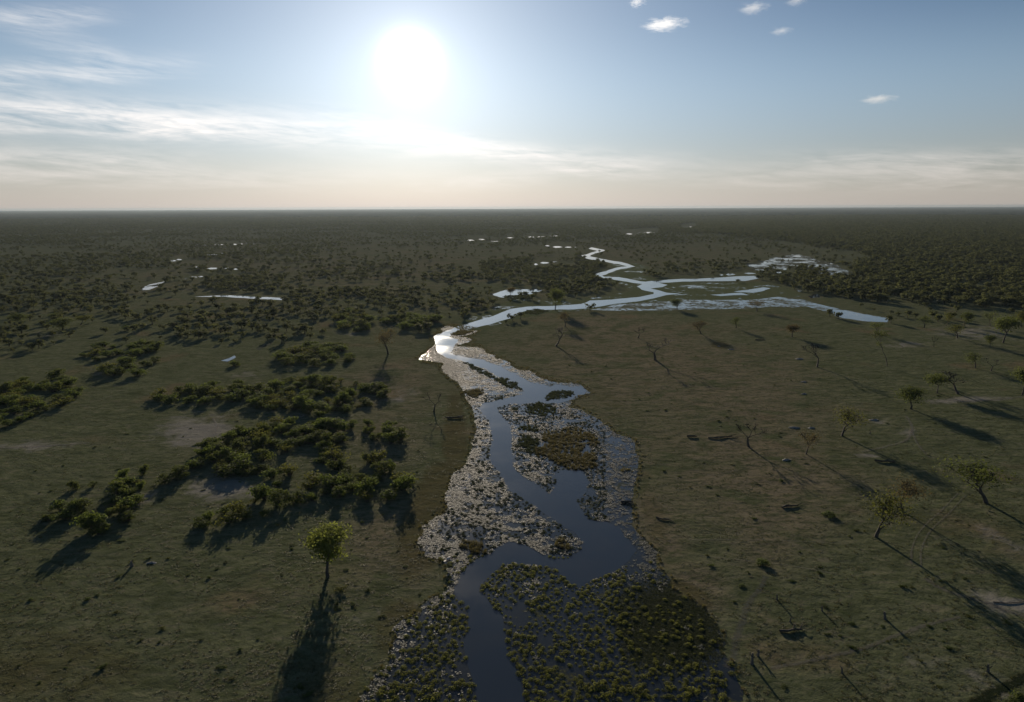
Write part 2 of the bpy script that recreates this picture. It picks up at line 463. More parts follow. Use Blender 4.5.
POOLS = [  # small far pools and wet flats: outline
    [(143, 288), (152, 284), (165, 281.5), (160, 286), (150, 290), (143, 291.5)],
    [(170, 262), (180, 257), (188, 258), (187, 262), (178, 263)],
    [(198, 266.5), (218, 266), (238, 269), (236, 270.6), (215, 268.4)],
    [(186, 278.5), (203, 275.5), (206, 277), (190, 279.6)],
    [(198, 296.4), (230, 295.4), (262, 297), (283, 298), (283, 300.2), (260, 299), (230, 297.4)],
    [(254, 348.6), (264, 344.5), (273, 343), (272, 345.5), (258, 350)],
    [(222, 361), (234, 355.6), (236, 357.4), (226, 362)],
    [(467, 239), (488, 237.8), (486, 240.4), (470, 241.5)],
    [(490, 240), (498, 241), (490, 243)],
    [(505, 236.8), (514, 236.6), (512, 238.4)],
    [(532, 262.5), (545, 261), (558, 261.5), (556, 264), (540, 265)],
    [(543, 245.6), (556, 245), (575, 247), (560, 248.2)],
    [(520, 236.6), (560, 235.6), (562, 236.6), (524, 237.8)],
    [(617, 234), (640, 231), (662, 230), (655, 233), (630, 236)],
    [(677, 227.5), (692, 225.5), (700, 227), (685, 229)],
   
    [(749, 266), (765, 265), (766, 268), (752, 268.6)],
    [(784, 258), (796, 254.5), (804, 256), (800, 261), (788, 262)],
    [(806, 261), (820, 263.5), (822, 266), (810, 264.8)],
    [(822, 268.5), (840, 268), (852, 274.5), (842, 275.8), (834, 271)],
    [(720, 275), (745, 271.6), (770, 272), (745, 274.4), (724, 276)],
    [(760, 262), (784, 256.6), (780, 259.5), (768, 263.6)],
    [(776, 272), (786, 268), (788, 270), (780, 273.4)],
    [(198, 244.6), (226, 243.4), (256, 243.6), (230, 245.2)],
    [(210, 254), (224, 253.2), (222, 255)],
    [(796, 288), (806, 290), (800, 292)], [(808, 296), (820, 294), (822, 297), (812, 298.4)],
    [(712, 294.8), (742, 293), (748, 295), (722, 296)],
    [(735, 292), (746, 290), (760, 287), (770, 288.4), (752, 292.6)],
]
REEDS = [  # cx, cy, rx, ry, angle in degrees (pixels), kind 0 green 1 brown
    (566, 448, 26, 15, 8, 1), (580, 436, 16, 6, 15, 1), (538, 410, 21, 6, 3, 0), (526, 428, 11, 4, 5, 0), (530, 444, 12, 7, 8, 0), (563, 394, 12, 3.5, -8, 0), (551, 396, 6, 3, -30, 0),
    (473, 393, 11, 4, 0, 1), (509, 384, 12, 4, 22, 0), (484, 373, 20, 2.4, 28, 0), (560, 545, 9, 5, 10, 1), (474, 546, 14, 7, 5, 1), (578, 462, 16, 8, 0, 1),
    (534, 312, 12, 2.4, -3, 0), (520, 297, 14, 2, 0, 0), (462, 332.5, 10, 3, -12, 1), (626, 470, 8, 3, 0, 1)]


def inside(poly, q):
    q = np.asarray(q, float)
    x, y = q[..., 0], q[..., 1]
    r = np.zeros(x.shape, bool)
    n = len(poly)
    for i in range(n):
        x0, y0 = poly[i]
        x1, y1 = poly[(i + 1) % n]
        if y0 == y1:
            continue
        c = ((y0 > y) != (y1 > y)) & (x < (x1 - x0) * (y - y0) / (y1 - y0) + x0)
        r ^= c
    return r


def in_ellipse(e, q, grow=1.0):
    a = math.radians(e[4])
    dx, dy = q[..., 0] - e[0], q[..., 1] - e[1]
    u = dx * math.cos(a) + dy * math.sin(a)
    v = -dx * math.sin(a) + dy * math.cos(a)
    return (u / (e[2] * grow)) ** 2 + (v / (e[3] * grow)) ** 2


def vnoise(P, scale, seed=0, octaves=4):
    """value noise on the plain, 0..1"""
    out = np.zeros(P.shape[:-1])
    amp, tot = 1.0, 0.0
    for o in range(octaves):
        q = P / scale * 2 ** o + 17.3 * o + seed * 5.1
        i = np.floor(q).astype(np.int64)
        f = q - i
        f = f * f * (3 - 2 * f)

        def hsh(ix, iy):
            h = (ix * 374761393 + iy * 668265263 + seed * 69069 + o * 1013) & 0xFFFFFFFF
            h = ((h ^ (h >> 13)) * 1274126177) & 0xFFFFFFFF
            return ((h ^ (h >> 16)) & 0xFFFF) / 65535.0
        a, b = hsh(i[..., 0], i[..., 1]), hsh(i[..., 0] + 1, i[..., 1])
        c, d = hsh(i[..., 0], i[..., 1] + 1), hsh(i[..., 0] + 1, i[..., 1] + 1)
        v = (a * (1 - f[..., 0]) + b * f[..., 0]) * (1 - f[..., 1]) + (c * (1 - f[..., 0]) + d * f[..., 0]) * f[..., 1]
        out += v * amp
        tot += amp
        amp *= 0.5
    return out / tot


def link(name, mesh, parent=None, **props):
    o = bpy.data.objects.new(name, mesh)
    COL.objects.link(o)
    if parent is not None:
        o.parent = parent
    for a, v in props.items():
        o[a] = v
    return o


def rough_outline(px_poly, step_f=0.010, amp=0.35):
    """ground outline of a pixel polygon with a ragged shore"""
    G = [at(*p) for p in px_poly]
    out = []
    for i in range(len(G)):
        a, b = G[i], G[(i + 1) % len(G)]
        d = np.linalg.norm((a + b) / 2) * step_f
        L = np.linalg.norm(b - a)
        n = max(1, int(L / d))
        for j in range(n):
            p = a + (b - a) * (j / n)
            s = np.linalg.norm(p) * step_f
            jit = np.array((vnoise(p[None], s * 2.2, 3, 3)[0] - 0.5, vnoise(p[None], s * 2.2, 9, 3)[0] - 0.5)) * s * amp * 6
            # keep the shore inside what its own width allows
            lim = 0.25 * max(L, d)
            jit = np.clip(jit, -lim, lim)
            out.append(p + jit)
    return out


SHEET_Z = [0.012]


OUTLINE = {}


def sheet(name, px_poly, material, label=None, cat=None, kind='structure', z=None, **kw):
    pts = rough_outline(px_poly, **kw)
    OUTLINE[id(px_poly)] = [tuple(v) for v in proj(np.array(pts))]
    if z is None:
        SHEET_Z[0] += 0.004
        z = SHEET_Z[0]
    vs = [Vector((p[0], p[1], 0)) for p in pts]
    tris = tessellate_polygon([vs])
    me = bpy.data.meshes.new(name)
    fs = []
    for t in tris:
        a, b, c = (vs[i] for i in t)
        up = (b - a).cross(c - a).z > 0
        fs.append(tuple(t) if up else (t[0], t[2], t[1]))
    me.from_pydata([(v.x, v.y, z) for v in vs], [], fs)
    me.materials.append(material)
    o = link(name, me, kind=kind)
    if label:
        o['label'] = label
        o['category'] = cat
    return o


# ------------------------------------------------------------------ ground
SAND = [(200, 432, 46, 20, 0, 1.0), (222, 488, 45, 16, 0, 0.9), (30, 446, 60, 7, -3, 0.7), (392, 395, 34, 11, 0, 0.6), (975, 333, 50, 10, 0, 0.7),
        (1010, 605, 40, 12, 20, 1.0), (965, 400, 45, 3.5, -3, 1.0), (1000, 540, 40, 14, 20, 0.5), (905, 345, 26, 5, 0, 0.6), (140, 500, 24, 8, -20, 0.7),
        (105, 372, 18, 4, 0, 0.6), (370, 615, 25, 8, -20, 0.5), (250, 375, 30, 5, 0, 0.5), (348, 334, 20, 3, 0, 0.5), (960, 680, 80, 22, 15, 0.45), (40, 335, 50, 10, 0, 0.35),
        (880, 422, 14, 4, 0, 0.7), (870, 455, 16, 4, 0, 0.6), (910, 432, 10, 8, 0, 0.6), (290, 420, 40, 10, 0, 0.4)]
DAMP = [(430, 520, 28, 70, 20, 1.0), (455, 440, 14, 60, 0, 0.8), (690, 595, 28, 12, 30, 1.0), (400, 630, 30, 40, 35, 0.8), (655, 520, 14, 40, -15, 0.6), (610, 400, 30, 12, 30, 0.4),
        (40, 670, 120, 60, 0, 0.5), (330, 690, 40, 50, 0, 0.5), (720, 345, 11, 4, 5, 1.0), (560, 340, 60, 18, 0, 0.3)]


BROWN = [(660, 540, 30, 60, -20, 1.0), (690, 590, 40, 30, 20, 1.0), (650, 370, 150, 60, 10, .9), (740, 470, 110, 70, 20, .9), (770, 520, 60, 60, 0, .8), (390, 400, 50, 60, 0, .7), (390, 540, 60, 50, -20, .8), (330, 250, 260, 60, 0, .6), (640, 245, 160, 30, 0, .6)]


def build_ground():
    xs = [0.0]
    st = 1.3
    while xs[-1] < 36000:
        xs.append(xs[-1] + st)
        if xs[-1] > 150:
            st *= 1.07
    xs = np.array([-v for v in reversed(xs[1:])] + xs)
    ys = [-400.0, -100.0, 0.0, 40.0, 70.0]
    st = 1.3
    while ys[-1] < 36000:
        ys.append(ys[-1] + st)
        if ys[-1] > 330:
            st *= 1.05
    ys = np.array(ys)
    ys[-1] = 36000.0
    X, Y = np.meshgrid(xs, ys)
    nx, ny = len(xs), len(ys)
    V = np.stack([X, Y, np.zeros_like(X)], -1).reshape(-1, 3)
    idx = np.arange(nx * ny).reshape(ny, nx)
    F = np.stack([idx[:-1, :-1], idx[:-1, 1:], idx[1:, 1:], idx[1:, :-1]], -1).reshape(-1, 4)
    me = bpy.data.meshes.new('ground')
    me.vertices.add(len(V))
    me.vertices.foreach_set('co', V.ravel())
    me.loops.add(F.size)
    me.loops.foreach_set('vertex_index', F.ravel())
    me.polygons.add(len(F))
    me.polygons.foreach_set('loop_start', np.arange(len(F)) * 4)
    me.polygons.foreach_set('loop_total', np.full(len(F), 4))
    me.update()
    q = np.full((len(V), 2), -1e6)
    ok = V[:, 1] > 20
    q[ok] = proj(V[ok])
    colr = np.zeros((len(V), 4), np.float32)
    for e in SAND:
        colr[:, 0] = np.maximum(colr[:, 0], e[5] * np.clip(1.25 - .85 * np.sqrt(in_ellipse(e, q)), 0, 1))
    for e in DAMP:
        colr[:, 1] = np.maximum(colr[:, 1], e[5] * np.clip(1.35 - in_ellipse(e, q), 0, 1))
    D = np.hypot(V[:, 0], V[:, 1])
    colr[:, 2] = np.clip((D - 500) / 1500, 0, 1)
    for e in BROWN:
        colr[:, 3] = np.maximum(colr[:, 3], e[5] * np.clip(1.3 - .8 * np.sqrt(in_ellipse(e, q)), 0, 1))
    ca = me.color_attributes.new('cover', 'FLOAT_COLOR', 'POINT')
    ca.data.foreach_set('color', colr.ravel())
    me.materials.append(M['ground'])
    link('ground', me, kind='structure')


build_ground()
sheet('marsh', MARSH, M['pad_marsh'], step_f=0.008, amp=1.0)
sheet('marsh', FAR_MARSH, M['green_marsh'], amp=0.25)
sheet('marsh', STRIP, M['flat'], amp=0.2)
river = sheet('river', CHANNEL, M['water'], step_f=0.007, amp=0.22)
for i, p in enumerate([POND, BRANCH, OXBOW]):
    sheet('water', p, M['water'], amp=0.2)
SLIVERS = []
for p in POOLS:
    ax = np.array(p)
    x0, y0, x1, y1 = ax[:, 0].min(), ax[:, 1].min(), ax[:, 0].max(), ax[:, 1].max()
    if ax[:, 1].mean() > 280:
        SLIVERS.append(p)
        continue
    slope = 1 if (ax[ax[:, 0].argmax(), 1] > ax[ax[:, 0].argmin(), 1]) else -1
    x = x0
    while x < x1 - 2:
        wd = min(random.uniform(4, 11), x1 - x)
        t = (x + wd / 2 - x0) / (x1 - x0)
        y = (y0 + (y1 - y0) * (t if slope > 0 else 1 - t)) * .7 + .3 * random.uniform(y0, y1)
        hh = random.uniform(.45, .75) * (1 if y < 245 else 1.35)
        SLIVERS.append([(x, y), (x + wd * .3, y - hh), (x + wd * .7, y - hh * .8), (x + wd, y + .1), (x + wd * .75, y + hh * .7), (x + wd * .35, y + hh)])
        x += wd * random.uniform(.9, 1.7)
for i, p in enumerate(SLIVERS):
    sheet('water', p, M['water'] if i % 4 else M['far_flat'], amp=0.3, z=.048 + .004 * (i % 6))


sheet('marsh', [(745, 264), (770, 258), (800, 254), (830, 262), (853, 274.6), (838, 277), (800, 268), (752, 270.5)], M['far_flat'], amp=0.5, z=.044)
# from here on plants follow the ragged shores as built
MARSH_PX, CHANNEL_PX = MARSH, CHANNEL
MARSH = OUTLINE[id(MARSH)]
CHANNEL = OUTLINE[id(CHANNEL)]


def trail(px_pts, width, twin=0.0, material='track'):
    """trodden path, wheel ruts or painted shade strip across the grass"""
    G = np.array([at(*p) for p in px_pts])
    P = []
    for i in range(len(G) - 1):                # Catmull-Rom
        p0, p1, p2, p3 = G[max(i - 1, 0)], G[i], G[i + 1], G[min(i + 2, len(G) - 1)]
        n = max(2, int(np.linalg.norm(p2 - p1) / 1.0))
        for t in np.linspace(0, 1, n, endpoint=False):
            P.append(0.5 * (2 * p1 + (p2 - p0) * t + (2 * p0 - 5 * p1 + 4 * p2 - p3) * t * t + (3 * p1 - p0 - 3 * p2 + p3) * t ** 3))
    P.append(G[-1])
    P = np.array(P)
    T = np.gradient(P, axis=0)
    N = np.stack([-T[:, 1], T[:, 0]], -1)
    N /= np.linalg.norm(N, axis=1)[:, None] + 1e-9
    for off in ((-twin / 2, twin / 2) if twin else (0.0,)):
        SHEET_Z[0] += 0.004
        z = SHEET_Z[0]
        wv = width * (0.7 + 0.6 * vnoise(P, 6, 5))[:, None]
        A, B = P + N * (off - wv / 2), P + N * (off + wv / 2)
        vs = [(a[0], a[1], z) for a in A] + [(b[0], b[1], z) for b in B]
        n = len(P)
        fs = [(i + n, i, i + 1, i + n + 1) for i in range(n - 1)]
        me = bpy.data.meshes.new('path')
        me.from_pydata(vs, [], fs)
        uv = me.uv_layers.new(name='across')
        for lp in me.loops:
            uv.data[lp.index].uv = (0.0 if lp.vertex_index < n else 1.0, 0.0)
        me.materials.append(M[material])
        link('path', me, kind='structure')


trail([(766, 576), (760, 588), (748, 604), (742, 622), (736, 640), (734, 655), (727, 668)], 2.2, 0, 'furrow')
trail([(968, 712), (985, 698), (1003, 688), (1034, 674)], 3.0, 0, 'shade_strip')  # dark strip that paints a shadow on the grass beside the corner bushes
trail([(770, 668), (795, 664), (830, 656), (864, 648), (900, 634), (930, 624), (960, 617)], 1.5)
trail([(1030, 618), (1008, 611), (985, 602), (962, 596), (940, 588), (925, 578)], 2.2)
trail([(916, 566), (917, 548), (926, 530), (945, 512), (962, 494)], 0.7, 1.9)
trail([(906, 416), (912, 428), (906, 440), (888, 446), (862, 452)], 1.6)
trail([(911, 430), (919, 446), (930, 458)], 1.1)
trail([(1030, 396), (1000, 399), (968, 401), (945, 400)], 2.4)
trail([(-20, 449), (25, 447), (60, 445), (88, 443)], 2.2)
trail([(213, 418), (217, 426), (215, 434)], 1.4)
trail([(700, 556), (740, 560), (790, 566), (840, 575)], 0.6)
trail([(688, 540), (760, 540), (830, 543)], 0.5)


# ------------------------------------------------------------------ plant shapes
def mesh_from(name, V, F, mats, mi=None):
    me = bpy.data.meshes.new(name)
    me.from_pydata([tuple(v) for v in V], [], [tuple(f) for f in F])
    for m_ in mats:
        me.materials.append(m_)
    if mi is not None:
        me.polygons.foreach_set('material_index', mi)
    me.update()
    return me


class Geo:
    def __init__(self):
        self.V, self.F, self.mi = [], [], []

    def tube(self, pts, rad, sides=5, mi=0):
        pts = [Vector(p) for p in pts]
        b = len(self.V)
        for i, p in enumerate(pts):
            d = (pts[min(i + 1, len(pts) - 1)] - pts[max(i - 1, 0)]).normalized()
            u = d.cross(Vector((0.31, 0.95, 0.1))).normalized()
            v = d.cross(u)
            for s in range(sides):
                a = 2 * math.pi * s / sides
                self.V.append(p + (u * math.cos(a) + v * math.sin(a)) * rad[i])
        for i in range(len(pts) - 1):
            for s in range(sides):
                t = (s + 1) % sides
                self.F.append((b + i * sides + s, b + i * sides + t, b + (i + 1) * sides + t, b + (i + 1) * sides + s))
                self.mi.append(mi)
        self.F.append(tuple(b + (len(pts) - 1) * sides + s for s in range(sides)))
        self.mi.append(mi)

    def leaf(self, p, n, size, rnd, mi=0, asp=1.5):
        n = Vector(n).normalized()
        u = n.cross(Vector((rnd.uniform(-1, 1), rnd.uniform(-1, 1), rnd.uniform(-1, 1)))).normalized()
        v = n.cross(u)
        p = Vector(p)
        b = len(self.V)
        a = size * asp / 2
        c = size / 2
        self.V += [p - u * a, p - v * c + n * c * 0.25, p + u * a, p + v * c + n * c * 0.25]
        self.F.append((b, b + 1, b + 2, b + 3))
        self.mi.append(mi)

    def mesh(self, name, mats):
        return mesh_from(name, self.V, self.F, mats, self.mi)


def branch_tree(g, rnd, base, direction, length, radius, depth, tips, spread=0.6, up=0.15, sides=5):
    pts, rad = [Vector(base)], [radius]
    d = Vector(direction).normalized()
    n = 4
    for i in range(n):
        d = (d + Vector((rnd.uniform(-.25, .25), rnd.uniform(-.25, .25), rnd.uniform(-.1, .2) * up * 4))).normalized()
        pts.append(pts[-1] + d * (length / n))
        rad.append(max(.045, radius * (1 - 0.5 * (i + 1) / n)))
    g.tube(pts, rad, sides)
    if depth == 0:
        tips.append(pts[-1])
        tips.append(pts[-2])
        return
    k = rnd.choice((2, 3, 3))
    for j in range(k):
        a = rnd.uniform(0, 2 * math.pi)
        nd = d + Vector((math.cos(a), math.sin(a), rnd.uniform(-.1, .4))) * spread
        branch_tree(g, rnd, pts[-1], nd, length * rnd.uniform(.55, .8), rad[-1] * 0.75, depth - 1, tips, spread, up, max(3, sides - 1))
    if depth > 1 and rnd.random() < .7:
        a = rnd.uniform(0, 2 * math.pi)
        branch_tree(g, rnd, pts[2], d + Vector((math.cos(a), math.sin(a), .2)) * 1.1, length * .6, rad[2] * .6, depth - 2, tips, spread, up, 3)


def normalise(geos):
    """scale to height 1, crown width 1"""
    P = np.array([tuple(v) for g in geos for v in g.V])
    top = np.percentile(P[:, 2], 99.7)
    r = (np.ptp(np.percentile(P[:, 0], (2, 98))) + np.ptp(np.percentile(P[:, 1], (2, 98)))) / 4
    for g in geos:
        g.V = [Vector((v[0] / (2 * r), v[1] / (2 * r), v[2] / top)) for v in g.V]


def build_tree(kind, seed):
    """returns (trunk mesh, crown mesh or None), height 1 and width 1"""
    rnd = random.Random(seed)
    tr, cr = Geo(), Geo()
    tips = []
    lean = (rnd.uniform(-.06, .06), rnd.uniform(-.06, .06), 1)
    if kind == 'bare':
        branch_tree(tr, rnd, (0, 0, -0.1), lean, 3.0, .30, 4, tips, .75)
    elif kind == 'slender':
        branch_tree(tr, rnd, (0, 0, -0.1), lean, 6.0, .20, 3, tips, .5)
    elif kind == 'sparse':
        branch_tree(tr, rnd, (0, 0, -0.1), lean, 2.3, .25, 4, tips, .85, .1)
    else:
        branch_tree(tr, rnd, (0, 0, -0.1), lean, 2.6, .26, 3, tips, .95, .1)
    n = {'dense': 50, 'lush': 75, 'sparse': 6, 'bare': 0, 'slender': 14}[kind]
    sp = {'dense': 0.95, 'lush': 0.8, 'sparse': 0.9, 'bare': 0, 'slender': 0.6}[kind]
    ctr = sum((Vector(t) for t in tips), Vector()) / len(tips)
    for t in tips:
        for _ in range(n):
            o = Vector((rnd.gauss(0, 1), rnd.gauss(0, 1), rnd.gauss(0, .62))) * sp
            p = Vector(t) + o
            nn = (p - ctr).normalized() + Vector((rnd.uniform(-1, 1), rnd.uniform(-1, 1), rnd.uniform(0, 1.2)))
            cr.leaf(p, nn, rnd.uniform(.12, .26) if kind == 'sparse' else rnd.uniform(.15, .34), rnd)
    geos = [tr] + ([cr] if cr.V else [])
    normalise(geos)
    return tr.mesh('trunk', [M['bark']]), (cr.mesh('crown', [M['leaf']]) if cr.V else None)


def build_shrub(seed, nleaf=1300):
    """many-stemmed shrub: stems and a lumpy crown down to the ground"""
    rnd = random.Random(seed)
    g = Geo()
    lobes = []
    for i in range(rnd.randint(10, 14)):
        a = rnd.uniform(0, 6.28)
        r = rnd.uniform(0, .9) ** .7 * 1.5
        lobes.append((math.cos(a) * r, math.sin(a) * r, rnd.uniform(.9, 2.3) - r * .35, rnd.uniform(.35, .75)))
        g.tube([(math.cos(a) * .15, math.sin(a) * .15, -.1), (lobes[-1][0] * .5, lobes[-1][1] * .5, lobes[-1][2] * .55), lobes[-1][:3]], [.07, .05, .02], 4, 1)
    for i in range(nleaf):
        c = rnd.choice(lobes)
        d = Vector((rnd.gauss(0, 1), rnd.gauss(0, 1), rnd.gauss(0, 1))).normalized()
        rr = c[3] * rnd.uniform(.35, 1.35)
        p = Vector(c[:3]) + Vector((d.x * rr * 1.15, d.y * rr * 1.15, d.z * rr * .85))
        if p.z < .1:
            p.z = rnd.uniform(.08, .5)
        nn = d + Vector((rnd.uniform(-.8, .8), rnd.uniform(-.8, .8), rnd.uniform(-.2, 1)))
        g.leaf(p, nn, rnd.uniform(.12, .27), rnd, 0)
    normalise([g])
    return g


def build_far_tree(seed):
    """woodland tree at a distance: trunk and a ragged crown of leaf clumps"""
    rnd = random.Random(seed)
    g = Geo()
    g.tube([(0, 0, -.05), (.1, 0, 2.0), (0, .1, 3.6)], [.2, .16, .1], 4, 1)
    lobes = [(rnd.uniform(-1.6, 1.6), rnd.uniform(-1.6, 1.6), rnd.uniform(2.4, 5.0), rnd.uniform(.9, 1.5)) for _ in range(7)]
    for i in range(110):
        c = rnd.choice(lobes)
        d = Vector((rnd.gauss(0, 1), rnd.gauss(0, 1), rnd.gauss(0, .8))).normalized()
        p = Vector(c[:3]) + d * c[3] * rnd.uniform(.5, 1.1)
        p.z = max(p.z, .5)
        g.leaf(p, d + Vector((rnd.uniform(-.7, .7), rnd.uniform(-.7, .7), rnd.uniform(-.2, .9))), rnd.uniform(.6, 1.1), rnd, 0)
    normalise([g])
    return g


def build_tuft(seed, blades, h, spread, wdt, mat_):
    rnd = random.Random(seed)
    V, F = [], []
    for i in range(blades):
        a = rnd.uniform(0, 6.28)
        r = spread * rnd.uniform(0, 1) ** .6
        x, y = math.cos(a) * r, math.sin(a) * r
        t = rnd.uniform(0, 6.28)
        lean = rnd.uniform(.1, .7) * h
        hh = h * rnd.uniform(.6, 1.1) * (1 - .5 * r / spread)
        px, py = math.cos(t + 1.57) * wdt, math.sin(t + 1.57) * wdt
        lx, ly = math.cos(t) * lean, math.sin(t) * lean
        b = len(V)
        V += [(x - px, y - py, 0), (x + px, y + py, 0), (x + lx * .4 + px * .7, y + ly * .4 + py * .7, hh * .6), (x + lx * .4 - px * .7, y + ly * .4 - py * .7, hh * .6),
              (x + lx, y + ly, hh)]
        F += [(b, b + 1, b + 2, b + 3), (b + 3, b + 2, b + 4)]
    return mesh_from('tuft', V, F, [mat_])


def build_pads(seed):
    """a small raft of lily pads, some with their edges lifted"""
    rnd = random.Random(seed)
    V, F = [], []
    for i in range(rnd.randint(4, 7)):
        r = rnd.uniform(.07, .19)
        a, rr = rnd.uniform(0, 6.28), rnd.uniform(0, .55)
        cx, cy = math.cos(a) * rr, math.sin(a) * rr
        cz = .03 + .012 * i
        ta, tt = rnd.uniform(0, 6.28), abs(rnd.gauss(0, .10))
        b = len(V)
        n = 8
        V.append((cx, cy, cz))
        for s in range(n):
            q = 2 * math.pi * s / n + rnd.uniform(0, .1) + a
            if s == 0:
                q += .2
            x, y = math.cos(q) * r, math.sin(q) * r
            V.append((cx + x, cy + y, max(.012, cz + (math.cos(q - ta)) * r * tt + .03)))
        F += [(b, b + 1 + s, b + 2 + s) for s in range(n - 1)]
    return mesh_from('lily_pads', V, F, [M['pad']])


def build_clump(seed):
    """floating clump of upright water plants: a low dome of broad leaves"""
    rnd = random.Random(seed)
    g = Geo()
    for i in range(110):
        a = rnd.uniform(0, 6.28)
        r = rnd.uniform(0, 1) ** .55 * .55
        top = .24 * (1 - (r / .6) ** 2) + .05
        p = Vector((math.cos(a) * r * 1.1, math.sin(a) * r * .9, top * rnd.uniform(.55, 1.1)))
        g.leaf(p, (math.cos(a) * .8 + rnd.uniform(-.6, .6), math.sin(a) * .8 + rnd.uniform(-.6, .6), rnd.uniform(.3, 1.3)), rnd.uniform(.07, .15), rnd)
    return g.mesh('water_plant', [M['clump']])


def proto(name, mesh):
    return bpy.data.objects.new(name, mesh)


def scatter(name, protos, P, scale, rot=None, var=None, label='', cat=''):
    """one mass of plants nobody could count: instances on points"""
    n = len(P)
    me = bpy.data.meshes.new(name)
    me.vertices.add(n)
    P3 = np.zeros((n, 3)) if P.shape[1] == 2 else np.array(P)
    P3[:, :2] = P[:, :2]
    me.vertices.foreach_set('co', P3.ravel())
    if rot is None:
        rot = np.zeros((n, 3))
        rot[:, 2] = RNG.uniform(0, 6.283, n)
    if var is None:
        var = RNG.integers(0, len(protos), n)
    scale = np.asarray(scale, float)
    if scale.ndim == 1:
        scale = np.repeat(scale[:, None], 3, 1)
    me.attributes.new('rot', 'FLOAT_VECTOR', 'POINT').data.foreach_set('vector', rot.astype(np.float32).ravel())
    me.attributes.new('scl', 'FLOAT_VECTOR', 'POINT').data.foreach_set('vector', scale.astype(np.float32).ravel())
    me.attributes.new('kindno', 'INT', 'POINT').data.foreach_set('value', var.astype(np.int32))
    o = link(name, me, kind='stuff', label=label, category=cat)
    ng = bpy.data.node_groups.new(name, 'GeometryNodeTree')
    ng.interface.new_socket('Geometry', in_out='INPUT', socket_type='NodeSocketGeometry')
    ng.interface.new_socket('Geometry', in_out='OUTPUT', socket_type='NodeSocketGeometry')
    gi, go = ng.nodes.new('NodeGroupInput'), ng.nodes.new('NodeGroupOutput')
    join = ng.nodes.new('GeometryNodeJoinGeometry')

    def named(a, t):
        nd = ng.nodes.new('GeometryNodeInputNamedAttribute')
        nd.data_type = t
        nd.inputs['Name'].default_value = a
        return nd.outputs['Attribute']
    ra, sa, va = named('rot', 'FLOAT_VECTOR'), named('scl', 'FLOAT_VECTOR'), named('kindno', 'INT')
    for i, pr in enumerate(protos):
        cmp_ = ng.nodes.new('FunctionNodeCompare')
        cmp_.data_type = 'INT'
        cmp_.operation = 'EQUAL'
        ng.links.new(va, cmp_.inputs[2])
        cmp_.inputs[3].default_value = i
        inf = ng.nodes.new('GeometryNodeObjectInfo')
        inf.inputs['Object'].default_value = pr
        inf.inputs['As Instance'].default_value = True
        ip = ng.nodes.new('GeometryNodeInstanceOnPoints')
        ng.links.new(gi.outputs[0], ip.inputs['Points'])
        ng.links.new(cmp_.outputs[0], ip.inputs['Selection'])
        ng.links.new(inf.outputs['Geometry'], ip.inputs['Instance'])
        ng.links.new(ra, ip.inputs['Rotation'])
        ng.links.new(sa, ip.inputs['Scale'])
        ng.links.new(ip.outputs[0], join.inputs[0])
    ng.links.new(join.outputs[0], go.inputs[0])
    md = o.modifiers.new('plants', 'NODES')
    md.node_group = ng
    return o


# ------------------------------------------------------------------ single trees
KINDS = {'lush': [build_tree('lush', 5)], 'dense': [build_tree('dense', s) for s in (1, 2, 3)], 'sparse': [build_tree('sparse', s) for s in (11, 12, 13, 14)],
         'bare': [build_tree('bare', s) for s in (21, 22, 23)], 'slender': [build_tree('slender', s) for s in (31, 32)]}
CROWN_TINT = {}


def tinted(me, key):
    if key == 'leaf':
        return me
    if (me.name, key) not in CROWN_TINT:
        c = me.copy()
        c.materials[0] = M[key]
        CROWN_TINT[(me.name, key)] = c
    return CROWN_TINT[(me.name, key)]


def place(px, py, top, wpx):
    """foot on the plain, height and width in metres"""
    g = at(px, py)
    d = ray(px, top)
    dist = np.linalg.norm(g)
    h = CAM_H + dist * d[2] / math.hypot(d[0], d[1])
    depth = -((np.array((g[0], g[1], -CAM_H)) @ R3)[2])
    return g, h, wpx * depth / FPX


ROOTS = []
counter = [0]


def tree(px, py, top, wpx, kind, leaf, label, group=None, var=None, rz=None):
    g, h, wd = place(px, py, top, wpx)
    counter[0] += 1
    t, c = KINDS[kind][(counter[0] if var is None else var) % len(KINDS[kind])]
    nm = 'dead_tree' if kind == 'bare' else 'tree'
    root = link(nm, None, label=label, category='tree')
    if group:
        root['group'] = group
    root.location = (g[0], g[1], 0)
    root.rotation_euler = (0, 0, random.uniform(0, 6.28) if rz is None else rz)
    root.scale = (wd, wd, h)
    link('trunk', t, root)
    if c:
        link('crown', tinted(c, leaf), root)
    ROOTS.append((px, py))
    return root


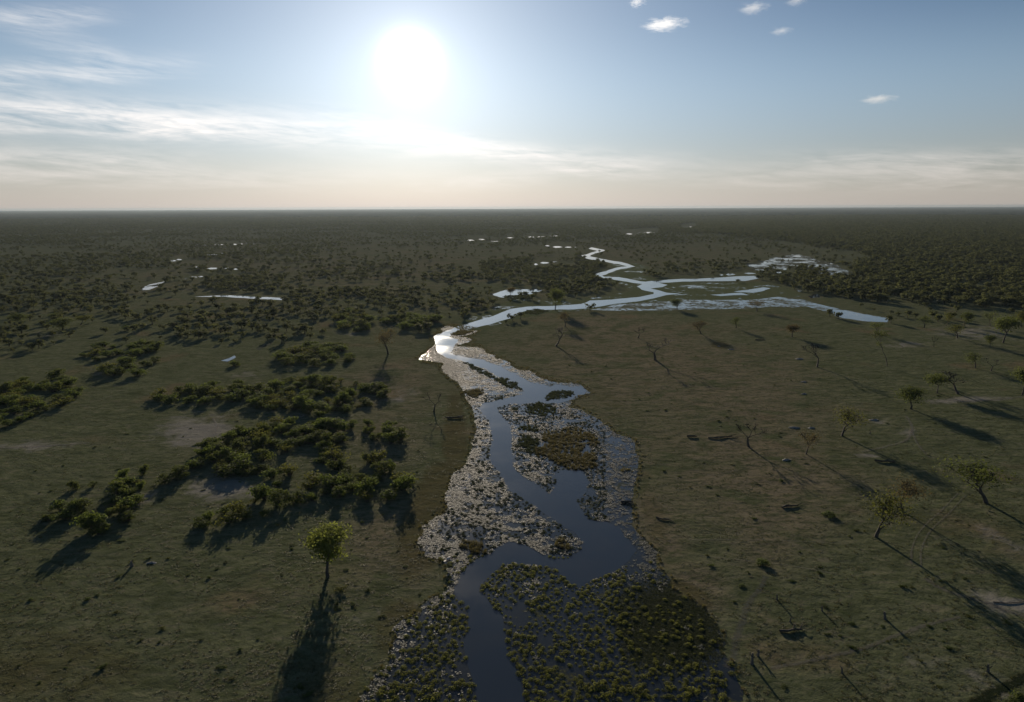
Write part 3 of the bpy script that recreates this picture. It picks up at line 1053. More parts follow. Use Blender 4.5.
TREES = [
    (328, 577, 532, 38, 'lush', 'leaf_bright', 'tall tree with rounded yellow-green crown alone on the grass below the thickets', 0),
    (434, 412, 392, 13, 'bare', None, 'leafless dead tree on the grass beside the marsh edge', 0),
    (388, 354, 327, 22, 'sparse', 'leaf_brown', 'thin brown-leaved tree on grass near the sharp river bend', 1),
    (63, 331, 317, 19, 'dense', 'leaf', 'dark round tree beside a yellower one above the far-left thicket', 1),
    (81, 325, 315, 15, 'dense', 'leaf_yellow', 'yellowish round tree next to a darker tree, far left meadow', 2),
    (15, 325, 313, 14, 'dense', 'leaf', 'small dark tree by the left edge of the far meadow', 0),
    (52, 320, 313, 9, 'dense', 'leaf', 'smaller dark tree directly behind the round dark tree, far left', 2),
    (555, 310, 288, 13, 'dense', 'leaf', 'dark tree standing in front of the far river channel', 1),
    (510, 297, 287, 9, 'dense', 'leaf_brown', 'dark tree in the middle of the small oxbow pool shore', 2),
    (556, 346, 328, 15, 'bare', None, 'bushy leafless tree casting a shadow above the river loop', 1),
    (565, 327, 311, 11, 'sparse', 'leaf_brown', 'small brown tree just below the pale channel on the meadow', 2),
    (638, 338, 327, 9, 'bare', None, 'faint small leafless tree in the middle of the meadow', 2),
    (655, 360, 338, 23, 'bare', None, 'bare spreading tree alone on the open meadow right of the loop', 0),
    (677, 309, 298.5, 10, 'dense', 'leaf', 'small round umbrella-shaped tree at the shallow water strip', 0),
    (701, 334, 319, 14, 'sparse', 'leaf_brown', 'small brown tree on the meadow below the shallow strip', 3),
    (736, 328, 316, 8, 'sparse', 'leaf', 'little narrow dark tree near the muddy hollow', 0),
    (757, 311, 300, 15, 'sparse', 'leaf_brown', 'wide low tree on the bank of the shallow strip', 1),
    (792, 337, 324, 13, 'dense', 'leaf_brown', 'dark compact tree below the middle of the shallow strip', 1),
    (817, 367, 344, 14, 'bare', None, 'vase-shaped bare tree with a long shadow on the right meadow', 1),
    (887, 366, 331, 14, 'slender', 'leaf', 'tall slender tree with a small high crown below the pond end', 0),
    (877, 334, 321, 13, 'sparse', 'leaf', 'small tree just under the blue pond at the end of the strip', 1),
    (924, 328, 315, 11, 'sparse', 'leaf', 'first small tree right of the blue pond', 2),
    (946, 326, 313, 9, 'sparse', 'leaf_yellow', 'little yellowish tree second right of the blue pond', 3),
    (964, 326, 311, 10, 'dense', 'leaf', 'small dark tree beside the yellowish one near the forest edge', 0),
    (957, 338, 323, 15, 'sparse', 'leaf_yellow', 'sparse tree on the pale sandy patch near the right forest', 0),
    (934, 347, 335, 4, 'bare', None, 'thin bare pole of a dead tree on the right meadow', 2),
    (990, 326, 310, 11, 'sparse', 'leaf', 'dark tree on sandy ground at the right forest edge', 1),
    (1003, 343, 315, 21, 'dense', 'leaf', 'large bushy green tree on the sandy ground near right edge', 2),
    (990, 347, 334, 8, 'dense', 'leaf', 'small shrubby tree before the large bushy green one', 1),
    (1021, 327, 310, 13, 'dense', 'leaf_yellow', 'tree cut by the right edge near the forest', 0),
    (975, 368, 352, 15, 'sparse', 'leaf', 'sparse flat-topped tree on the far right meadow', 2),
    (991, 371, 358, 11, 'bare', None, 'small leafless tree next to the sparse flat-topped one', 0),
    (1022, 395, 366, 22, 'dense', 'leaf', 'dense dark tree cut by the right edge above the pale trail', 1),
    (937, 393, 374, 19, 'dense', 'leaf', 'dark leafy tree beside a bare brown one above the pale trail', 2),
    (958, 394, 371, 21, 'bare', None, 'bare brown tree beside the dark leafy one above the pale trail', 1),
    (911, 409, 387, 22, 'dense', 'leaf', 'compact dark umbrella tree at the head of a sandy trail', 0),
    (842, 436, 407, 25, 'sparse', 'leaf_yellow', 'tree with yellow top and dark twigs in the middle of right meadow', 0),
    (806, 454, 429, 19, 'sparse', 'leaf_brown', 'small rusty-leaved tree with a forked shadow on the right meadow', 1),
    (749, 447, 424, 20, 'bare', None, 'sparse twiggy tree with a long thin shadow, leftmost on lower meadow', 2),
    (986, 503, 461, 50, 'sparse', 'leaf', 'widest spreading green tree on the lower right meadow', 3),
    (901, 510, 475, 28, 'sparse', 'leaf_brown', 'brownish tree close behind the yellow-green one, lower right', 2),
    (876, 537, 489, 36, 'sparse', 'leaf_yellow', 'yellow-green thin-trunked tree, nearest one on the right meadow', 0),
]
# the tall tree leans away from the river, not across the slope
lc = KINDS['lush'][0][1]
lv = np.array([v.co[:2] for v in lc.vertices]).mean(0)
LUSH_RZ = math.pi * .56 - math.atan2(lv[1], lv[0])
for t_ in TREES:
    tree(*t_[:7], var=t_[7], rz=LUSH_RZ if t_[4] == 'lush' else None)

# ------------------------------------------------------------------ shrubs of the thickets
SHRUB_GEO = [build_shrub(s, n_) for s, n_ in ((41, 1200), (42, 900), (43, 1400), (44, 1000), (45, 420), (46, 700))]
SHRUB = [g.mesh('shrub', [M[lf], M['bark']]) for g, lf in zip(SHRUB_GEO, ('leaf_shrub', 'leaf', 'leaf_shrub', 'leaf_shrub', 'leaf_yellow', 'leaf'))]
THICKETS = [  # outline, spacing m, width m, height m, label
    ([(246, 386), (285, 380), (335, 382), (385, 390), (383, 402), (345, 412), (300, 413), (250, 408)], 4.2, 5.6, 3.6, 'green shrub in the upper band of the large central thicket'),
    ([(190, 470), (205, 448), (240, 430), (300, 420), (345, 428), (340, 462), (300, 478), (250, 478)], 3.6, 5.2, 3.6, 'green shrub in the broad middle of the large central thicket'),
    ([(250, 490), (300, 480), (345, 474), (400, 474), (405, 492), (380, 502), (330, 500), (262, 512)], 4.0, 5.2, 3.8, 'green shrub in the lower band of the large central thicket'),
    ([(118, 478), (150, 472), (172, 480), (160, 500), (142, 516), (120, 524), (96, 540), (82, 536), (90, 515), (112, 500)], 3.6, 5.0, 4.0, 'green shrub in the slanting thicket low on the left meadow'),
    ([(58, 508), (72, 504), (86, 512), (74, 520), (60, 518)], 3.6, 4.6, 3.2, 'green shrub in the small clump left of the slanting thicket'),
    ([(192, 520), (220, 513), (262, 510), (264, 520), (230, 526), (196, 528)], 3.8, 4.6, 3.6, 'green shrub in the short row with a dark shadow below'),
    ([(-30, 392), (22, 384), (60, 376), (84, 392), (70, 404), (40, 416), (0, 430), (-30, 434)], 4.6, 6.0, 3.8, 'green shrub in the thicket at the left edge'),
    ([(80, 356), (100, 346), (150, 344), (160, 352), (120, 360), (92, 364)], 5.5, 6.4, 3.6, 'dark shrub in the long far thicket of the left meadow'),
    ([(98, 370), (120, 361), (148, 362), (146, 374), (110, 376)], 5.2, 6.0, 3.4, 'dark shrub in the far clump just below the long thicket'),
    ([(148, 392), (175, 384), (200, 388), (245, 382), (244, 402), (190, 404), (152, 402)], 5.6, 5.6, 3.2, 'shrub in the loose line left of the central thicket'),
    ([(346, 426), (366, 420), (392, 424), (404, 446), (398, 466), (376, 462), (384, 440), (350, 440)], 5.4, 4.6, 3.4, 'shrub in the open scatter right of the central thicket'),
    ([(1000, 712), (1014, 700), (1034, 690), (1050, 706), (1030, 722)], 2.6, 3.2, 1.8, 'bright green bush by the painted shade in the lower right corner'),
    ([(280, 352), (315, 346), (352, 350), (356, 362), (320, 368), (282, 366)], 6.0, 6.5, 3.6, 'dark shrub in the thicket above the central one'),
    ([(336, 320), (352, 312), (368, 322), (362, 332), (342, 330)], 7.0, 7.0, 4.2, 'dark shrub in the clump below the far tree line'),
    ([(382, 322), (410, 317), (438, 318), (438, 328), (400, 330)], 7.0, 7.5, 4.6, 'dark shrub in the row left of the sharp river bend'),
]
shrub_n = 0
extra_shrubs = []


def poisson(poly_px, spacing):
    G = np.array([at(*p) for p in poly_px])
    lo, hi = G.min(0), G.max(0)
    out = []
    n = int((hi - lo).prod() / spacing ** 2 * 6) + 30
    C = RNG.uniform(lo, hi, (n, 2))
    C = C[inside(poly_px, proj(C))]
    for c in C:
        if all((c[0] - o[0]) ** 2 + (c[1] - o[1]) ** 2 > spacing ** 2 for o in out):
            out.append(c)
    return out


def shrub(p, wd, h, label, group, name='shrub'):
    o = link(name, SHRUB[random.randrange(len(SHRUB))], label=label, category='shrub', group=group)
    o.location = (p[0], p[1], 0)
    o.rotation_euler = (0, 0, random.uniform(0, 6.28))
    s = random.uniform(.5, 1.2)
    o.scale = (wd * s * random.uniform(.85, 1.15), wd * s * random.uniform(.85, 1.15), h * s * random.uniform(.6, 1.25))
    return o


def place_words(p, poly):
    x, y = proj(np.array(p))
    ax, ay = np.array(poly)[:, 0], np.array(poly)[:, 1]
    u, v = (x - ax.min()) / np.ptp(ax), (y - ay.min()) / np.ptp(ay)
    return ('far ' if v < .33 else 'middle ' if v < .66 else 'near ') + ('left part' if u < .25 else 'centre left' if u < .5 else 'centre right' if u < .75 else 'right part')


for poly, sp, wd, h, lab0 in THICKETS:
    for p in poisson(poly, sp):
        if vnoise(np.array(p)[None], 11, 61, 3)[0] < .345:
            continue
        if random.random() < .16:
            p = p + RNG.normal(0, 4.5, 2)
        lab = lab0.replace(' of the ', ' of ', 1) + ', ' + place_words(p, poly)
        if shrub_n < 300:
            shrub(p, wd, h, lab, lab.replace('shrub', 'shrubs', 1).replace('bush', 'bushes', 1))
            shrub_n += 1
        else:
            extra_shrubs.append((p, wd, h))
print('shrubs', shrub_n, 'extra', len(extra_shrubs))
SHRUB_PROTO = [proto('shrub_shape', m_) for m_ in SHRUB]
if extra_shrubs:
    sc_ = np.array([(e[1] * s, e[1] * s, e[2] * s) for e, s in zip(extra_shrubs, RNG.uniform(.72, 1.3, len(extra_shrubs)))])
    scatter('undergrowth', SHRUB_PROTO, np.array([e[0] for e in extra_shrubs]), sc_, label='rows of dark shrubs beyond the central thicket', cat='shrubs')
for px, py, wd, h, lab in [(73, 489, 2.6, 2.6, 'lone small round bush left of the slanting thicket'), (94, 486, 2.0, 1.6, 'tiny bush just right of the lone small round one'),
                           (50, 520, 2.4, 1.8, 'pale little bush at the left end of the small clump'), (342, 590, 2.2, 1.0, 'low dark bush right of the tall tree trunk'),
                           (155, 362, 5.0, 3.2, 'lone dark bush right of the long far thicket'), (128, 330, 6, 3.4, 'lone dark bush high on the far left meadow'),
                           (390, 470, 3.0, 3.2, 'upright bush on the grass right of the thicket'), (234, 366, 5, 3, 'bush beside the little pale pool on the left'),
                           (762, 563, 2.6, 1.1, 'low dark bush at the head of the wet furrow'), (830, 515, 3.2, 1.0, 'flat dark bush below the long tree shadow')]:
    g = at(px, py)
    o = shrub(g, wd, h, lab, 'lone bushes')
    o.scale = (wd, wd, h)
    del o['group']

# ------------------------------------------------------------------ woodland out to the horizon
FAR_GEO = [build_far_tree(s) for s in (61, 62, 63, 64, 65)]
FAR_PROTO = [proto('woodland_tree', g.mesh('woodland_tree', [M['leaf_far'], M['bark']])) for g in FAR_GEO]
WATERS = [CHANNEL_PX, MARSH_PX, STRIP, BRANCH, OXBOW] + POOLS
RIGHT_MEADOW = [(440, 345), (470, 335), (520, 322), (560, 313), (620, 311), (740, 309), (800, 308), (835, 319), (890, 324), (940, 322), (1060, 318), (1100, 800), (500, 800)]
LEFT_MEADOW = [(-60, 318), (60, 312), (130, 322), (170, 335), (260, 335), (330, 325), (370, 310), (420, 304), (470, 310), (440, 345), (470, 800), (-300, 800)]
FOREST = [(770, 288), (815, 282), (860, 272), (850, 250), (780, 240), (700, 232), (620, 226), (1100, 200), (1300, 330), (1030, 312), (960, 306), (880, 303), (830, 298)]
SCRUB = [[(200, 300), (310, 302), (330, 330), (300, 345), (230, 338), (150, 340), (130, 318)], [(-60, 300), (120, 292), (210, 312), (150, 328), (60, 310), (-60, 312)],
         [(-60, 330), (30, 332), (60, 346), (20, 356), (-60, 352)], [(340, 300), (460, 298), (500, 304), (440, 316), (360, 312)]]
DARK_WOOD = [[(524, 272), (560, 266), (600, 270), (614, 280), (604, 290), (560, 296), (530, 288)], [(575, 264), (604, 262), (606, 268), (580, 270)],
             [(480, 262), (530, 258), (530, 274), (486, 282)], [(770, 282), (800, 272), (860, 279), (1040, 296), (1040, 310), (940, 304), (830, 297)],
             [(290, 294), (340, 290), (412, 292), (410, 299), (340, 301), (292, 300)], [(205, 280), (280, 276), (282, 292), (210, 293)]]


def woodland():
    n = 620000
    u = RNG.uniform(0, 1, n)
    d0, d1 = 330.0, 7000.0
    # uniform over area near, thinner far where crowns hide each other
    dist = d0 * (d1 / d0) ** u
    a = RNG.uniform(-0.72, 0.72, n)
    P = np.stack([np.sin(a) * dist, np.cos(a) * dist], -1)
    area_w = (dist / d1) ** 2                    # sampling density is 1/dist^2, turn into acceptance
    dens_s = n / (1.44 * math.log(d1 / d0)) / dist ** 2      # candidates per m2
    q = proj(P)
    px, py = q[:, 0], q[:, 1]
    c1 = vnoise(P, 220, 1, 4)
    c2 = vnoise(P, 60, 2, 3)
    c3 = vnoise(P, 900, 7, 3)
    open_ = np.clip((c1 * .45 + c2 * .25 + c3 * .3 - 0.455) * 9, 0, 1)
    want = 0.0060 * open_ + 0.0006                # trees per m2
    want = np.where(dist > 1500, want * .8 + .001 * np.clip((dist - 1500) / 1500, 0, 1), want)
    fo = inside(FOREST, q + (np.stack([vnoise(P, 160, 71, 3), vnoise(P, 160, 72, 3)], -1) - .5) * np.array((90, 14)))
    want = np.where(fo, 0.010 + .006 * open_, want)
    for dw in DARK_WOOD:
        want = np.where(inside(dw, q), 0.016, want)
    want = np.where(inside(RIGHT_MEADOW, q), 0.0, want)
    lm = inside(LEFT_MEADOW, q)
    want = np.where(lm, np.where(py < 345, 0.0026 * open_ + .0002, 0), want)
    for sc in SCRUB:
        want = np.where(inside(sc, q), .003 + .007 * open_, want)
    fm = inside(FAR_MARSH, q)
    want = np.where(fm, 0.00003, want)
    ring = np.zeros(n, bool)
    for w_ in WATERS:
        ring |= inside(w_, q)
        g = inside(w_, q + np.array((0, 1.2)))
        ring |= g
        ring |= inside(w_, q + np.array((0, 2.6)))
    want = np.where(ring, 0, want)
    keep = RNG.uniform(0, 1, n) < want / dens_s
    keep &= (px > -60) & (px < 1084)
    P, dist, q = P[keep], dist[keep], q[keep]
    m = len(P)
    h = RNG.uniform(3.2, 8.5, m) * np.where(inside(FOREST, q), 0.95, 0.72)
    wd = h * RNG.uniform(.85, 1.35, m)
    far = np.clip((dist - 2500) / 4500, 0, 1)
    wd = wd * (1 + 1.2 * far)
    return P, dist, h, wd


WP, WD, WH, WW = woodland()
print('woodland trees', len(WP))
order = np.argsort(WD)
near = order[:220]
rest = order[220:]


def region(p):
    x, y = proj(np.array(p))
    side = 'left' if x < 430 else ('middle' if x < 640 else 'right')
    if side == 'left':
        if x < 110:
            return 'scrub tree scattered at the far left edge of the plain, %s rows' % ('near' if y > 325 else 'middle' if y > 305 else 'back')
        if x < 230:
            return 'scrub tree among the pale pools on the far left plain'
        band = 'nearest' if y > 330 else 'near' if y > 315 else 'middle' if y > 300 else 'farthest'
        part_ = 'left' if x < 290 else 'centre' if x < 360 else 'right'
        return 'scrub tree in the far tree line left of the river, %s rows, %s' % (band, part_)
    if side == 'middle':
        return 'dark tree in the grove between the river and its far meander'
    if x < 760:
        return 'small tree on the plain beyond the far river branch'
    return 'dark tree on the front edge of the right forest'


for i in near:
    lab = region(WP[i])
    o = link('scrub_tree', FAR_PROTO[random.randrange(len(FAR_PROTO))].data, label=lab, category='tree', group=lab.replace('tree ', 'trees ', 1))
    o.location = (WP[i][0], WP[i][1], 0)
    o.rotation_euler = (0, 0, random.uniform(0, 6.28))
    o.scale = (WW[i], WW[i], WH[i])
scatter('woodland', FAR_PROTO, WP[rest], np.stack([WW[rest], WW[rest], WH[rest]], -1), label='dark wooded savanna stretching to the horizon', cat='woodland')


# the last kilometres before the horizon: a rough canopy sheet
def canopy():
    xs = np.linspace(-1, 1, 420)
    ds = 6000 * (5.9 ** np.linspace(0, 1, 70))
    D, A = np.meshgrid(ds, xs * 0.85, indexing='ij')
    X, Y = D * np.tan(A * 0.9), D
    P = np.stack([X, Y], -1)
    z = 1.0 + 7.0 * RNG.uniform(0, 1, X.shape) * (vnoise(P, 900, 4) > .4)
    V = np.stack([X, Y, z], -1).reshape(-1, 3)
    idx = np.arange(X.size).reshape(X.shape)
    F = np.stack([idx[:-1, :-1], idx[:-1, 1:], idx[1:, 1:], idx[1:, :-1]], -1).reshape(-1, 4)
    me = mesh_from('far_canopy', V, F, [M['far_canopy']])
    link('far_woodland', me, kind='stuff', label='hazy flat woodland along the horizon', category='woodland')


m_, k_ = mat('far_canopy')
g_ = k_.n('ShaderNodeNewGeometry')
nn_ = k_.noise(g_.outputs['Position'], 0.004, 6, 0.7)
dfn = k_.n('ShaderNodeBsdfDiffuse')
k_.put(dfn.inputs[0], k_.mix(k_.ramp(nn_, .35, .65), (0.030, 0.040, 0.026), (0.060, 0.066, 0.044)))
finish(k_, dfn.outputs[0])
M['far_canopy'] = m_
canopy()

# ------------------------------------------------------------------ grass tufts over the near plain
TUFT = [proto('grass_tuft', build_tuft(s, 26, .45, .38, .028, M['grass'])) for s in (71, 72, 73)]


def grass():
    n = 90000
    dist = 75 * (420 / 75) ** RNG.uniform(0, 1, n)
    a = RNG.uniform(-.75, .75, n)
    P = np.stack([np.sin(a) * dist, np.cos(a) * dist], -1)
    q = proj(P)
    keep = (q[:, 0] > -20) & (q[:, 0] < 1044) & (q[:, 1] < 730)
    c = vnoise(P, 14, 6, 4) * .6 + vnoise(P, 3.0, 8, 2) * .4
    keep &= RNG.uniform(0, 1, n) < np.clip((c - .42) * 6, .02, 1) * .55
    for w_ in (CHANNEL_PX, MARSH_PX):
        keep &= ~inside(w_, q)
    for e in SAND:
        keep &= ~((in_ellipse(e, q) < .8) & (RNG.uniform(0, 1, n) < e[5]))
    P = P[keep]
    s = RNG.uniform(.5, 1.25, len(P))
    s3 = np.stack([s * 1.2, s * 1.2, s * .38], -1)
    print('grass tufts', len(P))
    scatter('grass', TUFT, P, s3, label='short tussocky olive grass over the flood plain', cat='grass')


grass()

def herbs():
    n = 2000
    dist = 75 * (520 / 75) ** RNG.uniform(0, 1, n)
    a = RNG.uniform(-.75, .75, n)
    P = np.stack([np.sin(a) * dist, np.cos(a) * dist], -1)
    q = proj(P)
    k = (q[:, 0] > -20) & (q[:, 0] < 1044) & (q[:, 1] < 730) & ~inside(MARSH_PX, q) & ~inside(CHANNEL_PX, q)
    k &= RNG.uniform(0, 1, n) < np.clip((vnoise(P, 26, 51, 3) - .40) * 4, .05, 1) * .5
    P = P[k]
    s_ = RNG.uniform(.25, .9, len(P)) ** 1.3 * 1.25
    scatter('low_herbs', SHRUB_PROTO, P, np.stack([s_ * RNG.uniform(1, 1.9, len(P)), s_, s_ * .26], -1), label='ankle-high dark herbs speckling the grassland', cat='herbs')


herbs()

# low dark herbs dotted over the meadow
DOTS = [(695, 384), (690, 391), (647, 392), (640, 400), (646, 411), (666, 410), (728, 416), (736, 420), (755, 418), (720, 422), (780, 436), (775, 468), (770, 474), (782, 482), (716, 496),
        (752, 520), (706, 556), (712, 565), (748, 572), (742, 586), (735, 603), (800, 552), (820, 573), (848, 536), (858, 531), (866, 531), (903, 587), (912, 588), (940, 580), (965, 578),
        (696, 357), (704, 340), (738, 368), (768, 372), (776, 386), (790, 380), (820, 378), (845, 386), (878, 392), (886, 424), (940, 420), (946, 425), (956, 456), (930, 456), (972, 454), (1000, 434),
        (1012, 458), (620, 498), (636, 504), (608, 468), (660, 438), (640, 497), (607, 366), (612, 378), (590, 372), (570, 365), (648, 478), (664, 471), (674, 462), (680, 476), (690, 486),
        (40, 492), (52, 491), (35, 470), (64, 466), (110, 448), (96, 448), (182, 436), (187, 463), (178, 470), (165, 470), (226, 421), (238, 420), (120, 576), (132, 563), (150, 560), (170, 558),
        (188, 574), (210, 578), (240, 600), (280, 574), (290, 550), (292, 545), (362, 522), (370, 590), (352, 604), (335, 610), (20, 570), (8, 560), (30, 600), (60, 610), (90, 600), (115, 612), (140, 640),
        (70, 660), (20, 665), (100, 668), (160, 630), (200, 640), (240, 650), (256, 640), (420, 450), (410, 440), (452, 418), (460, 419), (446, 416), (420, 400), (408, 394), (415, 472)]
for px, py in DOTS:
    g = at(px + random.uniform(-2, 2), py + random.uniform(-1, 1))
    s = random.uniform(.45, 1.15)
    side = 'right of the river' if px > 560 else 'left of the river'
    o = shrub(g, s, s * .5, 'knee-high dark herb clump dotted over the meadow ' + side, 'herb clumps ' + side, 'herb_clump')
    o['category'] = 'herb'
    o.scale = (s * random.uniform(.9, 1.6), s, s * random.uniform(.25, .45))

# ------------------------------------------------------------------ lily pads, water plants and reeds
MURK = [(622, 574), (664, 578), (708, 614), (740, 655), (730, 690), (690, 680), (655, 660), (622, 622), (606, 594)]
WEED = [proto('drowned_weed', build_tuft(s, 22, .30, .5, .05, M['clump_dark'])) for s in (76, 77)]
PADS = [proto('lily_pad_raft', build_pads(s)) for s in (81, 82, 83, 84)]


def marsh_points(n, y0, y1):
    G = np.array([at(*p) for p in MARSH])
    lo, hi = G.min(0), G.max(0)
    P = RNG.uniform(lo, hi, (n, 2))
    q = proj(P)
    k = (q[:, 1] > y0) & (q[:, 1] < y1) & (q[:, 0] > 340) & (q[:, 0] < 760)
    P, q = P[k], q[k]
    k = inside(MARSH, q) & ~inside(CHANNEL, q)
    for e in REEDS:
        k &= in_ellipse(e, q, .95) > 1
    return P[k], q[k]


P, q = marsh_points(800000, 325, 725)
c = vnoise(P, 7, 21, 4) * .55 + vnoise(P, 1.8, 22, 2) * .45
dens = np.clip((c - .43) * 6, .03, 1)
dens *= np.where(q[:, 0] > 545, .38, 1.0)
dens *= np.clip(1 - (q[:, 1] - 550) / 45, .07, 1.0)
near_ch = inside(CHANNEL, q + np.array((9, 0))) | inside(CHANNEL, q + np.array((-9, 0)))
dens *= np.where(near_ch, .45, 1.0)
edge = ~inside(MARSH, q + np.array((-14, 0)))            # the landward fringe is packed with pads
dens = np.where(edge & (q[:, 0] < 470), np.maximum(dens, .3), dens)
dens = np.where((q[:, 1] < 385) & (q[:, 0] < 500), np.minimum(dens * 1.8 + .15, 1.0), dens)
dens = np.where((q[:, 1] > 600) & (q[:, 0] > 470), dens * .25, dens)
keep = RNG.uniform(0, 1, len(P)) < np.where((q[:, 1] < 372) & (q[:, 0] < 450), .5, dens * .42)
st_ = at(448, 565)
keep &= np.hypot(P[:, 0] - st_[0], P[:, 1] - st_[1]) > 1.8
P = P[keep]
rot = np.stack([RNG.normal(0, .03, len(P)), RNG.normal(0, .03, len(P)), RNG.uniform(0, 6.28, len(P))], -1)
P3 = np.concatenate([P, np.full((len(P), 1), .04)], 1)
print('pads', len(P))
scatter('lily_pads', PADS, P3, RNG.uniform(.5, 1.35, len(P)), rot, label='pale floating lily pads covering the marsh beside the channel', cat='lily pads')

G = np.array([at(*p) for p in MURK])
P = RNG.uniform(G.min(0), G.max(0), (26000, 2))
q = proj(P)
d_ = ((q[:, 0] - 672) / 62) ** 2 + ((q[:, 1] - 625) / 48) ** 2
P = P[inside(MARSH, q) & (RNG.uniform(0, 1, len(P)) < np.clip(1.25 - d_, 0, 1) * .45)]
scatter('drowned_weed', WEED, np.concatenate([P, np.full((len(P), 1), .02)], 1), np.stack([RNG.uniform(.6, 1.3, len(P))] * 2 + [RNG.uniform(.2, .6, len(P))], -1),
        label='murky drowned weed in the shallows by the near right bank', cat='weed')

CLUMP_MESH = [build_clump(s) for s in (91, 92, 93, 94)]
P, q = marsh_points(90000, 395, 730)
c = vnoise(P, 6, 31, 3)
fringe = inside(MARSH, q + np.array((-16, 0))) & inside(MARSH, q + np.array((16, 0)))
out = []
grid = {}
for p, cc, qq, fr in zip(P, c, q, fringe):
    up = qq[1] < 560
    if cc < (.38 if up else .29) or (up and (random.random() < .3 or qq[0] > 605)) or (not fr and random.random() < .8) or (qq[0] > 625 and qq[1] < 665 and random.random() < .8):
        continue
    key = (int(p[0] // 1.15), int(p[1] // 1.15))
    if any((p[0] - o[0]) ** 2 + (p[1] - o[1]) ** 2 < .95 ** 2 for dx in (-1, 0, 1) for dy in (-1, 0, 1) for o in grid.get((key[0] + dx, key[1] + dy), ())):
        continue
    grid.setdefault(key, []).append(p)
    out.append(p)
out.sort(key=lambda p: p[1])
print('water plants', len(out))
for p in out[:300]:
    x, y_ = proj(np.array(p))
    side = 'left' if x < 495 else 'right'
    off = abs(x - 495)
    row = ('bottom edge' if y_ > 690 else 'second row up' if y_ > 672 else 'third row up' if y_ > 655 else 'upper rows') + (' beside channel' if off < 50 else ' midway' if off < 130 else ' near bank')
    o = link('water_plant', CLUMP_MESH[random.randrange(4)], category='water plant', group='water plants ' + side + ' of the near channel, ' + row,
             label='green dome of water plants %s of the near channel, %s' % (side, row))
    s = random.choice((.55, .75, .95, 1.2, 1.5)) * random.uniform(.85, 1.15)
    o.location = (p[0], p[1], .03)
    o.rotation_euler = (0, 0, random.uniform(0, 6.28))
    o.scale = (s * 1.15, s, s * random.uniform(.8, 1.2))
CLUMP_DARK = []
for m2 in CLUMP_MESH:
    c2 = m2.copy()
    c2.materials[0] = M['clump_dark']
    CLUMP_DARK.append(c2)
A = np.concatenate([np.array(out[300:]), np.full((len(out) - 300, 1), .03)], 1)
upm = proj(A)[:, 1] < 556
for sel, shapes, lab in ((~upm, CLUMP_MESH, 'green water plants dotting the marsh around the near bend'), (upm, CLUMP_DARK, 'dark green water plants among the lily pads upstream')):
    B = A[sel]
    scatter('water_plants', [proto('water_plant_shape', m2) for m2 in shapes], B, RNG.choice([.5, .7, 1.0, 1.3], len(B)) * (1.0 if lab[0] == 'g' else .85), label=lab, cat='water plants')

REED = [proto('reed_tuft', build_tuft(s, 30, .9, .5, .04, M['reed'])) for s in (101, 102)]
REEDG = [proto('sedge_tuft', build_tuft(s, 30, .6, .5, .05, M['clump_dark'])) for s in (103, 104)]
for e in REEDS:
    poly = []
    for i in range(28):
        a = 2 * math.pi * i / 28
        x, y = math.cos(a) * e[2], math.sin(a) * e[3]
        r = math.radians(e[4])
        poly.append((e[0] + x * math.cos(r) - y * math.sin(r), e[1] + x * math.sin(r) + y * math.cos(r)))
    G = np.array([at(*p) for p in poly])
    lo, hi = G.min(0), G.max(0)
    area = (hi - lo).prod()
    n = int(min(9000, area * 2.6))
    P = RNG.uniform(lo - (hi - lo) * .15, hi + (hi - lo) * .15, (n, 2))
    d = in_ellipse(e, proj(P))
    k = d + (vnoise(P, 5, 41, 4) - .5) * 2.6 < 0.9 + RNG.uniform(-.3, .3, len(P))
    P = P[k]
    if len(P) < 3:
        continue
    A = np.concatenate([P, np.full((len(P), 1), .02)], 1)
    scatter('reed_bed', REED if e[5] else REEDG, A, RNG.uniform(.7, 1.3, len(A)),
            label=('brown' if e[5] else 'dark green') + ' reed bed standing in the lily marsh' if e[1] > 340 else 'reed bed along the far channel bank', cat='reeds')

# sedge fringe along the banks of the marsh
G = np.array([at(*p) for p in MARSH])
lo, hi = G.min(0) - 8, G.max(0) + 8
P = RNG.uniform(lo, hi, (160000, 2))
q = proj(P)
near_edge = inside(MARSH, q + np.array((5, 0))) | inside(MARSH, q + np.array((-5, 0))) | inside(MARSH, q + np.array((0, 4))) | inside(MARSH, q + np.array((0, -4)))
k = near_edge & ~inside(MARSH, q) & (q[:, 1] < 725) & (RNG.uniform(0, 1, len(P)) < .35)
P = P[k]
scatter('sedge', REED + TUFT, P, RNG.uniform(.4, .9, len(P)), label='brownish sedge fringing the marsh banks', cat='sedge')


